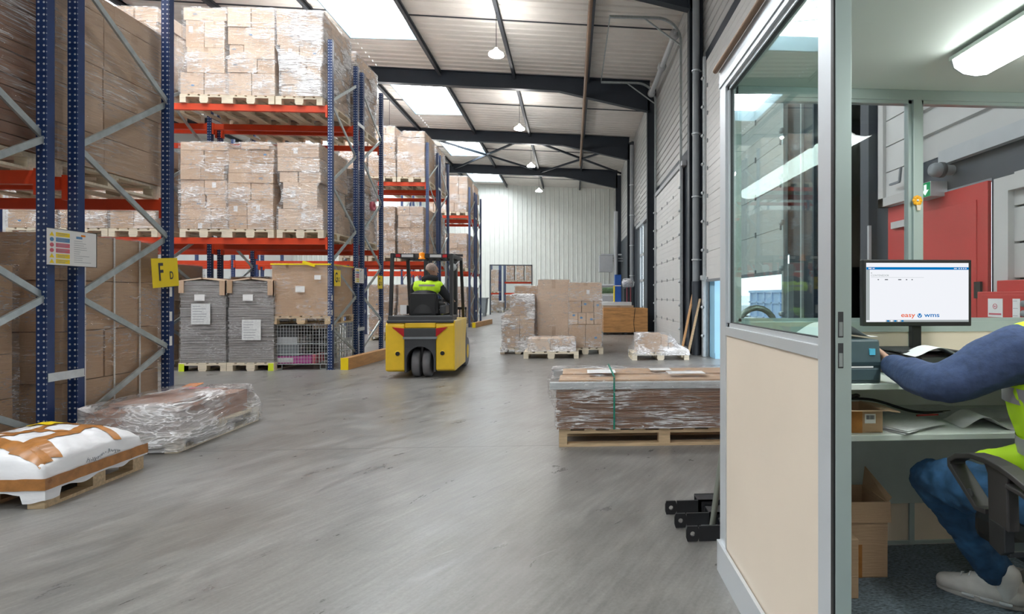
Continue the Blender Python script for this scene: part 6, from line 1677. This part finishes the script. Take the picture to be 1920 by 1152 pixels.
b = MB(); b.box(2.938, 2.944, 2.63, 3.05, 1.49, 1.87); nt_ = b.build('notice_board', M['paper'], wd)
b = MB(); b.box(2.936, 2.938, 2.63, 3.05, 1.83, 1.87); b.build('green_band', M['green'], nt_)
b = MB(); b.box(2.936, 2.938, 2.85, 3.03, 1.53, 1.66); b.build('printed_notice', M['paper_lines'], nt_)
up = empty('white_panel_frame', (2.93, 4.65, 2.70), 0, 'white framed panel high on the wall at the dark pilaster, left of the mullion', 'panel')
b = MB(); 
for (a, b_, z0, z1) in ((.16, .24, -.55, .55), (-.24, -.18, -.45, .55), (-.24, .24, -.55, -.47), (-.24, .24, .47, .55)): b.box(-.03, .05, a, b_, z0, z1)
b.build('panel_frame', M['wall_clad'], up)
b = MB()
for i in range(4): b.box(.0, .05, -.18, .16, -.47 + .24 * i, -.24 + .24 * i)
b.build('panel_board', M['door_white'], up)
b = MB(); b.bar((-.06, .0, -.38), (-.06, -.14, -.38), .018); b.bar((-.06, -.14, -.38), (-.06, -.16, -.26), .018); b.build('latch_handle', M['grey_mid'], up)
# pilaster with cable trunking
b = MB(); b.box(2.90, 2.985, 5.05, 5.45, 0, 6.7); b.box(2.86, 2.985, 6.15, 6.72, 0, 6.7); struct(b, 'trim_103', M['slate_mid'])
b = MB(); b.box(2.875, 2.90, 5.0, 5.03, 0, 2.0); b.box(2.83, 2.86, 6.42, 6.46, 0, 6); struct(b, 'trim_104', M['grey_light'])
# flower magnet on the mullion
FL = empty('flower_ornament', (1.653, ya - .012, 1.775), 0, 'orange-yellow flower ornament stuck on the window mullion above the monitor', 'ornament')
for k in range(8):
    a = 2 * PI * k / 8; b = MB(); b.lathe([(.0, -.004), (.009, -.003), (.011, 0), (.009, .003), (0, .004)], (.015 * math.cos(a), 0, .015 * math.sin(a)), 'y', 12); b.build('petal', M['flower'], FL)
b = MB(); b.lathe([(.0, -.008), (.005, -.006), (.006, 0)], (0, 0, 0), 'y', 12); b.build('flower_centre', M['paper'], FL)
b = MB(); b.prism([(-.006, -.022), (.018, -.022), (.013, -.048), (-.002, -.048)], -.005, .004, 'y'); b.build('small_pot', M['cream_panel'], FL, .002)
# yard outside the near loading door
ct = empty('freight_container', (11.0, 29.2, -.1), R(0), 'blue-grey steel container standing in the bright yard outside the loading door', 'container')
b = MB(); b.box(0, 2.4, -5.2, 3.2, .1, 1.7); b.build('container_wall', M['steel_blue'], ct)
b = MB()
for y in [-5.2 + 1.15 * i for i in range(8)]: b.box(-.07, 0, y, y + .12, .1, 1.7)
b.box(-.08, 0, -5.2, 3.2, 1.6, 1.74); b.box(-.07, 0, -5.2, 3.2, 1.0, 1.08); b.box(-.07, 0, -5.2, 3.2, .1, .22); b.build('container_rib', M['steel_blue'], ct)
tk = empty('parked_car', (11.0, 37.2, -.1), 0, 'white vehicle nose with dark window, left of the container outside the door', 'vehicle')
b = MB(); b.prism([(-2.2, .25), (-2.2, .8), (-1.7, .95), (-1.1, 1.42), (1.2, 1.42), (1.9, .95), (2.1, .8), (2.1, .25)], 0, 1.7, 'x'); b.build('car_body', M['door_white'], tk, .06)
b = MB(); b.prism([(-1.55, .98), (-1.08, 1.36), (1.1, 1.36), (1.7, .98)], -.01, 1.71, 'x'); b.build('car_window', M['black'], tk)
for y in (-1.4, 1.3):
    b = MB(); b.lathe([(.1, -.02), (.3, -.02), (.32, .05), (.3, .2), (.1, .2)], (0, y, .32), 'x', 24); b.build('car_wheel', M['rubber'], tk)
b = MB(); b.box(-.02, 0, -2.15, -1.9, .62, .78); b.build('tail_lamp', M['red_lens'], tk)
r_ = random.Random(4)
for i in range(4):
    tr = empty('tree', (20 + 1.5 * i, 38 + 5 * i, -.1), 0, 'leafy green tree beyond the yard, %s of the row' % ('first', 'second', 'third', 'last')[i], 'tree', 'trees beyond the yard')
    b = MB(); b.tube([(0, 0, 0), (.05, 0, 2)], [.18, .12], 10); b.build('trunk', M['timber'], tr)
    b = MB()
    for k in range(26):
        c_ = Vector((r_.uniform(-1.5, 1.5), r_.uniform(-1.5, 1.5), r_.uniform(1.4, 4))); rr = r_.uniform(.5, .9)
        b.lathe([(rr * math.sin(PI * q / 6), -rr * math.cos(PI * q / 6)) for q in range(7)], c_, 'z', 8)
    o = b.build('crown', M['foliage'], tr); folds(o, .3, .25)
